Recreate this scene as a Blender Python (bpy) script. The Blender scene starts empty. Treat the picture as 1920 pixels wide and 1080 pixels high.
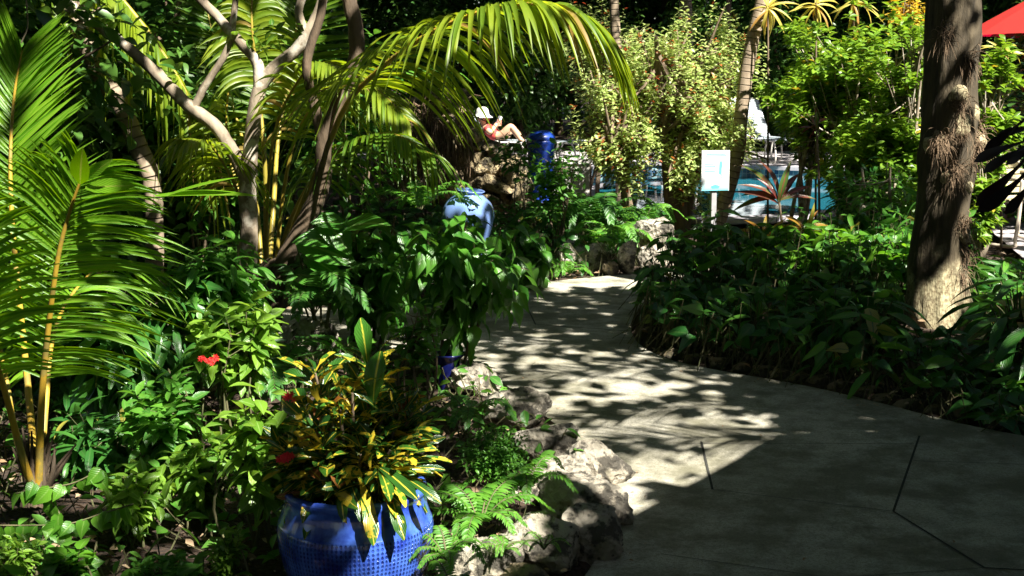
import bpy, math, random
import numpy as np
from mathutils import Vector, noise as mnoise

# ------------------------------------------------------------------ camera, light
SC = bpy.context.scene
COL = SC.collection
rad = math.radians
FPX = 2500.0
HZ = 120.0                        # image row of the horizon
PITCH = math.atan((540 - HZ) / FPX)
CAMZ = 1.6
cam_d = bpy.data.cameras.new("camera"); cam = bpy.data.objects.new("camera", cam_d); COL.objects.link(cam)
cam.location = (0, 0, CAMZ); cam.rotation_euler = (math.pi / 2 - PITCH, 0, 0)
cam_d.sensor_width = 36; cam_d.lens = FPX / 1920 * 36; cam_d.clip_start = .05; cam_d.clip_end = 600
cam_d.dof.use_dof = True; cam_d.dof.focus_distance = 6.0; cam_d.dof.aperture_fstop = 16.0
SC.camera = cam

S_EL, SUNX, SUNY = rad(51), .64, -.768
SUN = Vector((SUNX * math.cos(S_EL), SUNY * math.cos(S_EL), math.sin(S_EL))).normalized()
world = bpy.data.worlds.new("World"); SC.world = world; world.use_nodes = True
wn = world.node_tree.nodes; wl = world.node_tree.links
sky = wn.new("ShaderNodeTexSky"); sky.sky_type = 'NISHITA'; sky.sun_disc = False
sky.sun_elevation = S_EL; sky.sun_rotation = math.atan2(SUN.x, SUN.y)
wn["Background"].inputs[1].default_value = .055
wl.new(sky.outputs[0], wn["Background"].inputs[0])
sun_d = bpy.data.lights.new("sun", 'SUN'); sun_d.energy = 5.0; sun_d.angle = rad(.5); sun_d.color = (1, .945, .84)
sun = bpy.data.objects.new("sun", sun_d); COL.objects.link(sun)
sun.rotation_euler = SUN.to_track_quat('Z', 'Y').to_euler(); sun.location = (20, -15, 30)
SC.view_settings.view_transform = 'Standard'; SC.view_settings.look = 'None'
SC.view_settings.exposure = 1.85; SC.view_settings.gamma = 1
SC.cycles.max_bounces = 7; SC.cycles.diffuse_bounces = 3; SC.cycles.glossy_bounces = 2
SC.cycles.transmission_bounces = 3; SC.cycles.transparent_max_bounces = 4
SC.cycles.use_denoising = True

# ------------------------------------------------------------------ helpers
cp, sp = math.cos(PITCH), math.sin(PITCH)
def ray(px, py):
    x = (px - 960) / FPX; y = (540 - py) / FPX
    return Vector((x, cp + y * sp, -sp + y * cp))
def P(px, py, Y):
    r = ray(px, py); t = Y / r.y
    return Vector((r.x * t, Y, CAMZ + r.z * t))
def G(px, py, z=0.0):
    r = ray(px, py); t = (z - CAMZ) / r.z
    return Vector((r.x * t, r.y * t, z))
def V(*a): return np.array(a, float)
RNG = np.random.default_rng(7)
random.seed(7)

class MB:
    """collects quads and triangles with uv, numpy-fast"""
    def __init__(s): s.v = []; s.q = []; s.uq = []; s.t = []; s.n = 0
    def add(s, v, q, uv=None):
        v = np.asarray(v, float).reshape(-1, 3); q = np.asarray(q, int).reshape(-1, 4)
        s.v.append(v); s.q.append(q + s.n)
        if uv is None: uv = np.zeros((len(v), 2))
        s.uq.append(np.asarray(uv, float)[q])
        s.n += len(v)
    def inst(s, T, pos, X, Y, Z, scale):
        """T=(verts,quads,uv); many copies at pos with axes X,Y,Z (N,3) and scale (N,) or (N,3)"""
        tv, tq, tu = T; N = len(pos)
        if N == 0: return
        scale = np.asarray(scale, float)
        if scale.ndim == 1: scale = np.repeat(scale[:, None], 3, 1)
        v = pos[:, None] + tv[None, :, 0:1] * (X * scale[:, 0:1])[:, None] + tv[None, :, 1:2] * (Y * scale[:, 1:2])[:, None] + tv[None, :, 2:3] * (Z * scale[:, 2:3])[:, None]
        q = tq[None] + (np.arange(N) * len(tv))[:, None, None]
        s.v.append(v.reshape(-1, 3)); s.q.append(q.reshape(-1, 4) + s.n)
        s.uq.append(np.tile(tu[tq].reshape(1, -1, 4, 2), (N, 1, 1, 1)).reshape(-1, 4, 2))
        s.n += N * len(tv)
    def build(s, name, mat, parent=None, smooth=True, loc=None):
        v = np.concatenate(s.v); q = np.concatenate(s.q); uv = np.concatenate(s.uq)
        if loc is not None: v = v - np.array(loc)
        me = bpy.data.meshes.new(name)
        tri = q[:, 3] == q[:, 2]
        nt, nq = int(tri.sum()), int((~tri).sum())
        qq = q[~tri]; tt = q[tri][:, :3]
        me.vertices.add(len(v)); me.vertices.foreach_set("co", v.astype(np.float32).ravel())
        me.loops.add(nq * 4 + nt * 3)
        me.loops.foreach_set("vertex_index", np.concatenate([qq.ravel(), tt.ravel()]).astype(np.int32))
        me.polygons.add(nq + nt)
        ls = np.concatenate([np.arange(nq) * 4, nq * 4 + np.arange(nt) * 3]).astype(np.int32)
        me.polygons.foreach_set("loop_start", ls)
        lt = np.concatenate([np.full(nq, 4), np.full(nt, 3)]).astype(np.int32)
        try: me.polygons.foreach_set("loop_total", lt)
        except Exception: pass
        me.update(calc_edges=True)
        ul = me.uv_layers.new(name="UVMap")
        ul.data.foreach_set("uv", np.concatenate([uv[~tri].ravel(), uv[tri][:, :3].ravel()]).astype(np.float32))
        me.polygons.foreach_set("use_smooth", np.full(nq + nt, smooth, dtype=bool))
        me.materials.append(mat)
        me.validate()
        o = bpy.data.objects.new(name, me); COL.objects.link(o)
        if parent is not None: o.parent = parent
        if loc is not None: o.location = loc
        return o

def nrm(a): return a / np.maximum(np.linalg.norm(a, axis=-1, keepdims=True), 1e-9)
def thing(name, label, cat, loc=(0, 0, 0), group=None):
    o = bpy.data.objects.new(name, None); COL.objects.link(o); o.location = loc; o.empty_display_size = .1
    o['label'] = label; o['category'] = cat
    if group: o['group'] = group
    return o
def tag(o, label=None, cat=None, group=None, kind=None):
    if label: o['label'] = label
    if cat: o['category'] = cat
    if group: o['group'] = group
    if kind: o['kind'] = kind
    return o
def copy_tree(o, loc=None, rz=None, sc=None, label=None, parent=None):
    c = o.copy(); COL.objects.link(c)
    if parent is not None: c.parent = parent
    for ch in list(o.children): copy_tree(ch, parent=c)
    if loc is not None: c.location = loc
    if rz is not None: c.rotation_euler = (0, 0, rz)
    if sc is not None: c.scale = (sc, sc, sc) if not hasattr(sc, '__len__') else sc
    if label: c['label'] = label
    return c

# ------------------------------------------------------------------ materials
def newmat(name):
    m = bpy.data.materials.new(name); m.use_nodes = True
    return m, m.node_tree.nodes, m.node_tree.links, m.node_tree.nodes["Principled BSDF"]
def N(n, t, **kw):
    x = n.new(t)
    for k, v in kw.items():
        if k in x.inputs.keys(): x.inputs[k].default_value = v
        else: setattr(x, k, v)
    return x
def mixc(n, l, f, a, b, blend='MIX'):
    m = n.new("ShaderNodeMix"); m.data_type = 'RGBA'; m.blend_type = blend
    for i, s in ((0, f), (6, a), (7, b)):
        if hasattr(s, 'is_linked') or hasattr(s, 'links'): l.new(s, m.inputs[i])
        elif i == 0: m.inputs[0].default_value = s
        else: m.inputs[i].default_value = (*s[:3], 1)
    return m.outputs[2]
def ramp(n, l, src, *stops):
    r = n.new("ShaderNodeValToRGB"); l.new(src, r.inputs[0])
    e = r.color_ramp.elements
    while len(e) < len(stops): e.new(.5)
    for x, (p, c) in zip(e, stops):
        x.position = p; x.color = (c, c, c, 1) if not hasattr(c, '__len__') else (*c, 1)
    return r.outputs[0]
def noise_t(n, l, scale, detail=3, rough=.55, coord='Object', vec=None):
    if vec is None:
        tc = n.new("ShaderNodeTexCoord"); vec = tc.outputs[coord]
    t = N(n, "ShaderNodeTexNoise", Scale=scale, Detail=detail, Roughness=rough)
    l.new(vec, t.inputs["Vector"]); return t.outputs[0]
def bump(n, l, b, h, strength=.4, dist=.01):
    x = N(n, "ShaderNodeBump", Strength=strength, Distance=dist); l.new(h, x.inputs["Height"]); l.new(x.outputs[0], b.inputs["Normal"])
    return x
_lm = {}
def leafmat(name, c1, c2, rough=.38, tr=.35, mid=None, spot=None, trc=None, spec=.5, old=None, tip=None):
    if name in _lm: return _lm[name]
    m, n, l, b = newmat(name)
    geo = n.new("ShaderNodeNewGeometry"); rnd = geo.outputs["Random Per Island"]
    tc = n.new("ShaderNodeTexCoord"); sep = n.new("ShaderNodeSeparateXYZ"); l.new(tc.outputs["UV"], sep.inputs[0])
    nz = noise_t(n, l, 9, 2)
    f = N(n, "ShaderNodeMath", operation='ADD'); l.new(rnd, f.inputs[0])
    f2 = N(n, "ShaderNodeMath", operation='MULTIPLY_ADD'); l.new(nz, f2.inputs[0]); f2.inputs[1].default_value = .9; f2.inputs[2].default_value = -.45
    l.new(f2.outputs[0], f.inputs[1]); f.use_clamp = True
    col = mixc(n, l, f.outputs[0], c1, c2)
    if spot:
        # mottled variegation that belongs to the leaf: patches and veins of a second colour
        s = noise_t(n, l, spot[1], 3, .6, vec=tc.outputs["Object"])
        ad = N(n, "ShaderNodeMath", operation='MULTIPLY_ADD'); l.new(rnd, ad.inputs[0]); ad.inputs[1].default_value = .34; l.new(s, ad.inputs[2])
        r = ramp(n, l, ad.outputs[0], (spot[2], 0), (spot[2] + .06, 1))
        col = mixc(n, l, r, col, spot[0])
    if old:
        r = ramp(n, l, rnd, (1 - old[1], 0), (1 - old[1] + .01, 1))
        col = mixc(n, l, r, col, old[0])
    if tip:
        tm = N(n, "ShaderNodeMath", operation='MULTIPLY_ADD'); l.new(rnd, tm.inputs[0]); tm.inputs[1].default_value = .16; l.new(sep.outputs[1], tm.inputs[2])
        col = mixc(n, l, ramp(n, l, tm.outputs[0], (1.0, 0), (1.08, .9)), col, tip)
    if mid:
        a = N(n, "ShaderNodeMath", operation='SUBTRACT'); l.new(sep.outputs[0], a.inputs[0]); a.inputs[1].default_value = .5
        ab = N(n, "ShaderNodeMath", operation='ABSOLUTE'); l.new(a.outputs[0], ab.inputs[0])
        r = ramp(n, l, ab.outputs[0], (.02, 1), (.07, 0))
        col = mixc(n, l, r, col, mid)
        # side veins as a faint bump
        w = N(n, "ShaderNodeMath", operation='MULTIPLY_ADD'); l.new(ab.outputs[0], w.inputs[0]); w.inputs[1].default_value = -.8; l.new(sep.outputs[1], w.inputs[2])
        sn = N(n, "ShaderNodeMath", operation='MULTIPLY'); l.new(w.outputs[0], sn.inputs[0]); sn.inputs[1].default_value = 55
        si = N(n, "ShaderNodeMath", operation='SINE'); l.new(sn.outputs[0], si.inputs[0])
        bp = bump(n, l, b, si.outputs[0], .25, .003)
    l.new(col, b.inputs["Base Color"])
    b.inputs["Roughness"].default_value = rough; b.inputs["Specular IOR Level"].default_value = spec
    t = n.new("ShaderNodeBsdfTranslucent")
    hs = N(n, "ShaderNodeHueSaturation", Hue=.485, Saturation=1.05, Value=trc or 1.9); l.new(col, hs.inputs["Color"]); l.new(hs.outputs[0], t.inputs[0])
    mx = n.new("ShaderNodeMixShader"); mx.inputs[0].default_value = tr
    l.new(b.outputs[0], mx.inputs[1]); l.new(t.outputs[0], mx.inputs[2]); l.new(mx.outputs[0], n["Material Output"].inputs[0])
    _lm[name] = m
    return m
def barkmat(name, c1, c2, scale=14, stretch=.25, strength=.8, rings=0, rough=.85, lich=None):
    m, n, l, b = newmat(name)
    tc = n.new("ShaderNodeTexCoord"); mp = N(n, "ShaderNodeMapping"); l.new(tc.outputs["Object"], mp.inputs[0]); mp.inputs["Scale"].default_value = (1, 1, stretch)
    nz = noise_t(n, l, scale, 6, .65, vec=mp.outputs[0])
    r = ramp(n, l, nz, (.33, 0), (.66, 1))
    col = mixc(n, l, r, c1, c2); h = nz
    if lich:
        r2 = ramp(n, l, noise_t(n, l, 7, 5, .6), (.52, 0), (.6, 1)); col = mixc(n, l, r2, col, lich)
    if rings:
        sx = n.new("ShaderNodeSeparateXYZ"); l.new(tc.outputs["UV"], sx.inputs[0])
        k = N(n, "ShaderNodeMath", operation='MULTIPLY'); l.new(sx.outputs[1], k.inputs[0]); k.inputs[1].default_value = rings
        fr = N(n, "ShaderNodeMath", operation='FRACT'); l.new(k.outputs[0], fr.inputs[0])
        r3 = ramp(n, l, fr.outputs[0], (0, 0), (.12, 1), (.9, .8), (1, 0))
        col = mixc(n, l, r3, tuple(x * .45 for x in c1), col)
        ad = N(n, "ShaderNodeMath", operation='MULTIPLY_ADD'); l.new(nz, ad.inputs[0]); ad.inputs[1].default_value = .6; l.new(r3, ad.inputs[2]); h = ad.outputs[0]
    l.new(col, b.inputs["Base Color"]); b.inputs["Roughness"].default_value = rough
    bump(n, l, b, h, strength, .02)
    return m
def plain(name, c, rough=.5, metal=0, spec=.5, nz=0, coat=0):
    m, n, l, b = newmat(name)
    b.inputs["Base Color"].default_value = (*c, 1); b.inputs["Roughness"].default_value = rough
    b.inputs["Metallic"].default_value = metal; b.inputs["Specular IOR Level"].default_value = spec
    b.inputs["Coat Weight"].default_value = coat
    if nz:
        t = noise_t(n, l, nz, 4)
        l.new(mixc(n, l, t, tuple(x * .75 for x in c), tuple(min(1, x * 1.2) for x in c)), b.inputs["Base Color"])
        bump(n, l, b, t, .15, .01)
    return m

def concrete_mat(name, c1, c2, dark):
    m, n, l, b = newmat(name)
    a = noise_t(n, l, 1.1, 5, .6); f = noise_t(n, l, 60, 6, .75); g = noise_t(n, l, 7, 5, .7)
    col = mixc(n, l, ramp(n, l, a, (.35, 0), (.65, 1)), c1, c2)
    col = mixc(n, l, ramp(n, l, g, (.45, 0), (.68, .65)), col, dark)
    vo = N(n, "ShaderNodeTexVoronoi", Scale=120.0); tc = n.new("ShaderNodeTexCoord"); l.new(tc.outputs["Object"], vo.inputs["Vector"])
    col = mixc(n, l, ramp(n, l, vo.outputs[0], (.14, .8), (.3, 0)), col, dark)
    col = mixc(n, l, ramp(n, l, f, (.5, 0), (.7, .5)), col, dark)
    gr_ = noise_t(n, l, 95, 8, .85); col = mixc(n, l, ramp(n, l, gr_, (.38, .7), (.50, 0)), col, dark); st = noise_t(n, l, 2.6, 8, .72); col = mixc(n, l, ramp(n, l, st, (.45, 0), (.58, .7)), col, dark)
    l.new(col, b.inputs["Base Color"]); b.inputs["Roughness"].default_value = .8
    bump(n, l, b, f, .8, .008)
    return m
M_path = concrete_mat("stamped_concrete", (.54, .515, .44), (.39, .37, .30), (.12, .115, .07))
M_deck = concrete_mat("deck_concrete", (.50, .46, .47), (.42, .39, .41), (.25, .23, .23))
M_joint = plain("joint_dark", (.03, .03, .025), .9)

def mulch():
    m, n, l, b = newmat("mulch")
    v = N(n, "ShaderNodeTexVoronoi", Scale=42.0); tc = n.new("ShaderNodeTexCoord"); l.new(tc.outputs["Object"], v.inputs["Vector"])
    t = noise_t(n, l, 25, 6, .7)
    c = mixc(n, l, v.outputs["Color"], (.035, .02, .012), (.13, .08, .05))
    c = mixc(n, l, t, (.02, .013, .008), c)
    l.new(c, b.inputs["Base Color"]); b.inputs["Roughness"].default_value = .95
    ad = N(n, "ShaderNodeMath", operation='ADD'); l.new(v.outputs[0], ad.inputs[0]); l.new(t, ad.inputs[1])
    bump(n, l, b, ad.outputs[0], .9, .03)
    return m
M_mulch = mulch()
def rockmat(name, c1, c2, dark, moss, mossamt=.62):
    m, n, l, b = newmat(name)
    a = noise_t(n, l, 5, 6, .6); f = noise_t(n, l, 26, 6, .75); g = noise_t(n, l, 9, 5, .65)
    tc = n.new("ShaderNodeTexCoord"); v = N(n, "ShaderNodeTexVoronoi", Scale=30.0); l.new(tc.outputs["Object"], v.inputs["Vector"])
    col = mixc(n, l, ramp(n, l, a, (.35, 0), (.65, 1)), c1, c2)
    col = mixc(n, l, ramp(n, l, noise_t(n, l, 3.3, 4), (mossamt, 0), (mossamt + .1, .8)), col, moss)
    col = mixc(n, l, ramp(n, l, g, (.50, 0), (.57, .9)), col, dark)
    col = mixc(n, l, ramp(n, l, v.outputs[0], (.08, .8), (.22, 0)), col, dark)
    l.new(col, b.inputs["Base Color"]); b.inputs["Roughness"].default_value = .92
    v2 = N(n, "ShaderNodeTexVoronoi", Scale=11.0); l.new(tc.outputs["Object"], v2.inputs["Vector"])
    ad = N(n, "ShaderNodeMath", operation='ADD'); l.new(f, ad.inputs[0]); l.new(v.outputs[0], ad.inputs[1]); ad2 = N(n, 'ShaderNodeMath', operation='ADD'); l.new(ad.outputs[0], ad2.inputs[0]); l.new(v2.outputs[0], ad2.inputs[1])
    bump(n, l, b, ad2.outputs[0], 1.0, .045)
    return m
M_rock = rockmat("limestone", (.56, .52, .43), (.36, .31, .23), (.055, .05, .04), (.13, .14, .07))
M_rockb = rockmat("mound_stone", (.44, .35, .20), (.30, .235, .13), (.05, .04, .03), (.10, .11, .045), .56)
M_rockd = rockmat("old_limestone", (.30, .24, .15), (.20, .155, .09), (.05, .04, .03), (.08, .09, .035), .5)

# ------------------------------------------------------------------ ground, path, deck, pool
def inside(poly, x, y):
    c = np.zeros(np.shape(x), bool); n = len(poly)
    for i in range(n):
        x1, y1 = poly[i]; x2, y2 = poly[(i + 1) % n]
        k = ((y1 > y) != (y2 > y)) & (x < (x2 - x1) * (y - y1) / (y2 - y1 + 1e-12) + x1)
        c ^= k
    return c
def smoothpoly(pts, it=2):
    for _ in range(it):
        q = []
        for i in range(len(pts)):
            a = pts[i]; b = pts[(i + 1) % len(pts)]
            q += [(a[0] * .75 + b[0] * .25, a[1] * .75 + b[1] * .25), (a[0] * .25 + b[0] * .75, a[1] * .25 + b[1] * .75)]
        pts = q
    return pts
PZ = .02
left_edge = [(1060, 1130), (1125, 1040), (1158, 960), (1150, 880), (1060, 810), (960, 730), (880, 672), (790, 665), (640, 662), (480, 668), (300, 690)]
far_edge = [(300, 588), (600, 576), (760, 571), (900, 547), (960, 537), (1060, 524), (1200, 512), (1330, 500), (1500, 494), (1640, 488)]
right_edge = [(1600, 520), (1400, 535), (1240, 552), (1182, 590), (1185, 640), (1250, 675), (1360, 697), (1500, 720), (1640, 752), (1800, 795), (1990, 830), (2300, 880)]
pp = [G(*p, PZ) for p in left_edge + far_edge + right_edge]
path_poly = [(p.x, p.y) for p in pp] + [(2.6, 1.5), (2.6, -2), (-.3, -2), (-.2, 2.2)]
path_poly = smoothpoly(path_poly, 2)
pool_poly = [G(1105, 330), G(1112, 312), G(1200, 309), G(1330, 312), G(1440, 318), G(1560, 322), G(1760, 335), G(1800, 350), G(1700, 378), G(1580, 400), G(1440, 414), G(1300, 416), G(1180, 402), G(1110, 370)]
pool_poly = smoothpoly([(p.x, p.y) for p in pool_poly], 1)
def sheet(name, poly, z, mat, thick=0):
    import bmesh
    bm = bmesh.new(); vs = [bm.verts.new((x, y, z)) for x, y in poly]
    f = bm.faces.new(vs)
    if f.normal.z < 0: f.normal_flip()
    if thick:
        r = bmesh.ops.extrude_face_region(bm, geom=[f])
        for e in r['geom']:
            if isinstance(e, bmesh.types.BMVert): e.co.z += 0
        for v in vs: v.co.z -= thick
    bmesh.ops.triangulate(bm, faces=bm.faces[:])
    bmesh.ops.recalc_face_normals(bm, faces=bm.faces[:])
    me = bpy.data.meshes.new(name); bm.to_mesh(me); bm.free(); me.materials.append(mat)
    o = bpy.data.objects.new(name, me); COL.objects.link(o); return o
tag(sheet("path", path_poly, PZ, M_path, .12), kind='structure')

def deckpoly():
    return [(3.9, 9.6), (9, 9.6), (14, 10), (14, 40), (-6, 40), (-6, 21.0), (-1, 19.6), (.75, 18.5)] 
# deck pieces around the pool: far side and right side
dk = [(-8, 34), (-8, 21.5), (-2, 20.4), (.4, 19.6), (.6, 17.2)]
pl = [p for p in pool_poly]
def line_join(name, a, b, w, z):
    a = Vector(a[:2]); b = Vector(b[:2]); d = (b - a).normalized(); q = Vector((-d.y, d.x)) * w / 2
    return [(a + q), (a - q), (b - q), (b + q)]
mbj = MB(); mbf = MB()
for a, b in [((1315, 829), (1336, 919)), ((1724, 818), (1675, 960)), ((1675, 960), (1846, 1066)), ((1846, 1066), (1925, 1070)), ((1846, 1066), (1560, 1085)),
             ((1336, 919), (1675, 960)), ((1270, 832), (1714, 833)), ((1712, 865), (1990, 874)), ((988, 576), (1004, 609)),
             ((1240, 1040), (1560, 1085)), ((700, 640), (900, 620)), ((1004, 609), (1190, 622))]:
    q = line_join('', G(*a, PZ), G(*b, PZ), .005 if abs(a[0] - b[0]) > 200 else .009, 0)
    (mbf if abs(a[0] - b[0]) > 200 else mbj).add([(p.x, p.y, PZ + .003) for p in q], [[0, 1, 2, 3]])
tag(mbj.build("path_joint", M_joint, smooth=False), kind='structure')
tag(mbf.build("path_joint_faint", plain("joint_worn", (.11, .105, .09), .9, nz=9), smooth=False), kind='structure')

def fbm(x, y, s=1.0, o=4):
    r = np.zeros(np.shape(x)); a = 1.0; f = s
    rs = np.random.RandomState(3)
    for i in range(o):
        p = rs.uniform(0, 6.28, 6); d = rs.uniform(0, 6.28, 3)
        for k in range(3):
            r += a * np.sin(f * (x * np.cos(d[k]) + y * np.sin(d[k])) + p[k]) / 3
        a *= .5; f *= 2.1
    return r
def gheight(x, y):
    x = np.asarray(x, float); y = np.asarray(y, float)
    h = .02 + .03 * fbm(x, y, 2.5)
    h = np.where(inside(path_poly, x, y), -.09, h)
    return h
gx = np.concatenate([[-90, -50, -25, -14], np.arange(-9, 9.01, .11), [14, 25, 50, 90]])
gy = np.concatenate([[-60, -20, -8, -3], np.arange(0, 14, .11), np.arange(14, 26, .3), [30, 40, 60, 120]])
X_, Y_ = np.meshgrid(gx, gy); H = gheight(X_, Y_)
far = (Y_ > 12.3)
H = np.where(far, -.03, H)
H = np.where(inside(pool_poly, X_, Y_) & far, -1.3, H)
deck_r = [(4.05, 9.55), (14, 9.4), (40, 12), (40, 34), (-8, 34), (-8, 21.5), (-2, 20.6), (.2, 19.6)]
inr = inside([(3.7, 9.3), (40, 9), (40, 14), (3.7, 14)], X_, Y_); H = np.where(inr, -.05, H)
mg = MB(); nx = len(gx)
ii, jj = np.meshgrid(np.arange(len(gy) - 1), np.arange(nx - 1), indexing='ij')
a = (ii * nx + jj).ravel(); quads = np.stack([a, a + 1, a + nx + 1, a + nx], 1)
mg.add(np.stack([X_.ravel(), Y_.ravel(), H.ravel()], 1), quads)
tag(mg.build("ground", M_mulch), kind='structure')

# pool deck as a ring mesh that leaves the pool open (strip between the pool edge and an outer line)
def deck_ring():
    mb = MB(); n = len(pool_poly); c = (3.2, 16.0)
    inner = np.array(pool_poly)
    d = inner - np.array(c); ang = np.arctan2(d[:, 1], d[:, 0])
    outs = []
    for x, y in inner:
        if y > 16.8: outs.append((c[0] + (x - c[0]) * 3.2, 24.6))
        elif x > 4.8: outs.append((40, c[1] + (y - c[1]) * 2.4))
        elif x < 1.3: outs.append((x - 1.1, y + .3))
        else: outs.append((x, y - .35))
    outs = np.array(outs)
    v = []; q = []
    for i in range(n):
        v += [(inner[i][0], inner[i][1], .02), (outs[i][0], outs[i][1], .02)]
    for i in range(n):
        j = (i + 1) % n; q.append([2 * i, 2 * i + 1, 2 * j + 1, 2 * j])
    mb.add(v, q)
    mb.add([(3.95, 9.6, .024), (40, 9.3, .024), (40, 14.2, .024), (4.9, 14.2, .024)], [[0, 1, 2, 3]])
    mb.add([(4.9, 14.2, .028), (30, 14.2, .028), (30, 24.4, .028), (7.4, 24.4, .028)], [[0, 1, 2, 3]])
    return tag(mb.build("pool_deck", M_deck, smooth=False), kind='structure')
deck_ring()
def pool():
    m, n, l, b = newmat("pool_water")
    t = noise_t(n, l, 3.0, 3)
    l.new(mixc(n, l, noise_t(n, l, .7, 3), (.012, .09, .14), (.02, .17, .23)), b.inputs["Base Color"])
    b.inputs["Roughness"].default_value = .04; bump(n, l, b, t, .03, .05)
    tag(sheet("pool_water", pool_poly, -.13, m), kind='structure')
    # coping and tiled wall
    mt, n, l, b = newmat("pool_tile")
    tc = n.new("ShaderNodeTexCoord")
    br = N(n, "ShaderNodeTexBrick", Scale=1.0); br.offset = 0; br.inputs["Brick Width"].default_value = .075; br.inputs["Row Height"].default_value = .075; br.inputs["Mortar Size"].default_value = .004
    br.inputs["Color1"].default_value = (.02, .06, .16, 1); br.inputs["Color2"].default_value = (.25, .45, .5, 1); br.inputs["Mortar"].default_value = (.5, .55, .55, 1)
    l.new(tc.outputs["UV"], br.inputs["Vector"]); l.new(br.outputs[0], b.inputs["Base Color"]); b.inputs["Roughness"].default_value = .2
    mw = MB(); mc = MB(); s = 0; npl = len(pool_poly)
    cx = sum(p[0] for p in pool_poly) / npl; cy = sum(p[1] for p in pool_poly) / npl
    for i in range(npl):
        a = Vector(pool_poly[i]); c = Vector(pool_poly[(i + 1) % npl]); L = (c - a).length
        mw.add([(a.x, a.y, -.4), (c.x, c.y, -.4), (c.x, c.y, .015), (a.x, a.y, .015)], [[0, 1, 2, 3]], [(s, -.4), (s + L, -.4), (s + L, .015), (s, .015)])
        s += L
        o = []
        for p in (a, c):
            d = (p - Vector((cx, cy))).normalized()
            o.append((p - d * .03, p + d * .3))
        z0, z1 = .0, .055
        (i0, o0), (i1, o1) = o
        vs = [(i0.x, i0.y, z0), (i0.x, i0.y, z1), (o0.x, o0.y, z1), (o0.x, o0.y, z0), (i1.x, i1.y, z0), (i1.x, i1.y, z1), (o1.x, o1.y, z1), (o1.x, o1.y, z0)]
        mc.add(vs, [[0, 1, 5, 4], [1, 2, 6, 5], [2, 3, 7, 6]])
    tag(mw.build("pool_wall", mt, smooth=False), kind='structure')
    tag(mc.build("pool_coping", plain("coping_white", (.42, .40, .44), .6, nz=30), smooth=False), kind='structure')
pool()

# ------------------------------------------------------------------ shape makers
def frames(pts):
    p = np.array([tuple(q) for q in pts], float)
    t = np.gradient(p, axis=0); t = nrm(t)
    up = V(0, 0, 1) if abs(t[0][2]) < .9 else V(1, 0, 0)
    xs = []; x = nrm(np.cross(t[0], up))
    for k in range(len(p)):
        x = x - t[k] * np.dot(x, t[k]); x = nrm(x); xs.append(x)
    xs = np.array(xs); return p, t, xs, nrm(np.cross(t, xs))
def spline(pts, n):
    """Catmull-Rom resample"""
    p = np.array([tuple(q) for q in pts], float)
    if len(p) < 3:
        u = np.linspace(0, 1, n)[:, None]; return p[0] * (1 - u) + p[-1] * u
    q = np.vstack([2 * p[0] - p[1], p, 2 * p[-1] - p[-2]]); out = []
    m = len(p) - 1
    for u in np.linspace(0, m - 1e-6, n):
        i = int(u); t = u - i; a, b, c, d = q[i:i + 4]
        out.append(.5 * ((2 * b) + (c - a) * t + (2 * a - 5 * b + 4 * c - d) * t * t + (3 * b - a - 3 * c + d) * t ** 3))
    return np.array(out)
def tube(mb, pts, radii, n=8, sub=0, rough=0, seed=0, cap=True):
    if sub:
        m = len(pts); k = np.linspace(0, 1, m); kk = np.linspace(0, 1, sub)
        radii = np.interp(kk, k, np.array(radii, float) if hasattr(radii, '__len__') else np.full(m, radii)); pts = spline(pts, sub)
    p, t, x, y = frames(pts); K = len(p)
    r = np.array(radii, float) if hasattr(radii, '__len__') else np.full(K, radii)
    a = np.linspace(0, 2 * np.pi, n + 1)
    rr = np.repeat(r[:, None], n + 1, 1)
    if rough:
        g = np.random.RandomState(seed); z = g.normal(0, 1, (K, n)); z = (z + np.roll(z, 1, 1) + np.roll(z, 1, 0) * 2) / 3
        z = np.hstack([z, z[:, :1]]); rr = rr * (1 + rough * z)
    v = p[:, None] + rr[..., None] * (np.cos(a)[None, :, None] * x[:, None] + np.sin(a)[None, :, None] * y[:, None])
    L = np.concatenate([[0], np.cumsum(np.linalg.norm(np.diff(p, axis=0), axis=1))])
    uv = np.stack([np.tile(a / 6.2832, (K, 1)), np.repeat(L[:, None], n + 1, 1)], -1)
    q = []
    for i in range(K - 1):
        for j in range(n):
            q.append([i * (n + 1) + j, i * (n + 1) + j + 1, (i + 1) * (n + 1) + j + 1, (i + 1) * (n + 1) + j])
    mb.add(v.reshape(-1, 3), q, uv.reshape(-1, 2))
    if cap:
        for k in (0, K - 1):
            c = np.vstack([v[k][:n], p[k]]); f = [[j, (j + 1) % n, n, n] for j in range(n)]
            if k == 0: f = [[b, a_, c_, d] for a_, b, c_, d in f]
            mb.add(c, f)
def lathe(mb, prof, n=48, c=(0, 0, 0)):
    a = np.linspace(0, 2 * np.pi, n, endpoint=False); K = len(prof)
    v = np.array([[(c[0] + r * math.cos(t), c[1] + r * math.sin(t), c[2] + z) for t in a] for r, z in prof])
    q = [[i * n + j, i * n + (j + 1) % n, (i + 1) * n + (j + 1) % n, (i + 1) * n + j] for i in range(K - 1) for j in range(n)]
    mb.add(v.reshape(-1, 3), q)
def box(mb, x0, x1, y0, y1, z0, z1):
    v = [(x, y, z) for x in (x0, x1) for y in (y0, y1) for z in (z0, z1)]
    mb.add(v, [[0, 1, 3, 2], [4, 6, 7, 5], [0, 4, 5, 1], [2, 3, 7, 6], [0, 2, 6, 4], [1, 5, 7, 3]])

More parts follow.
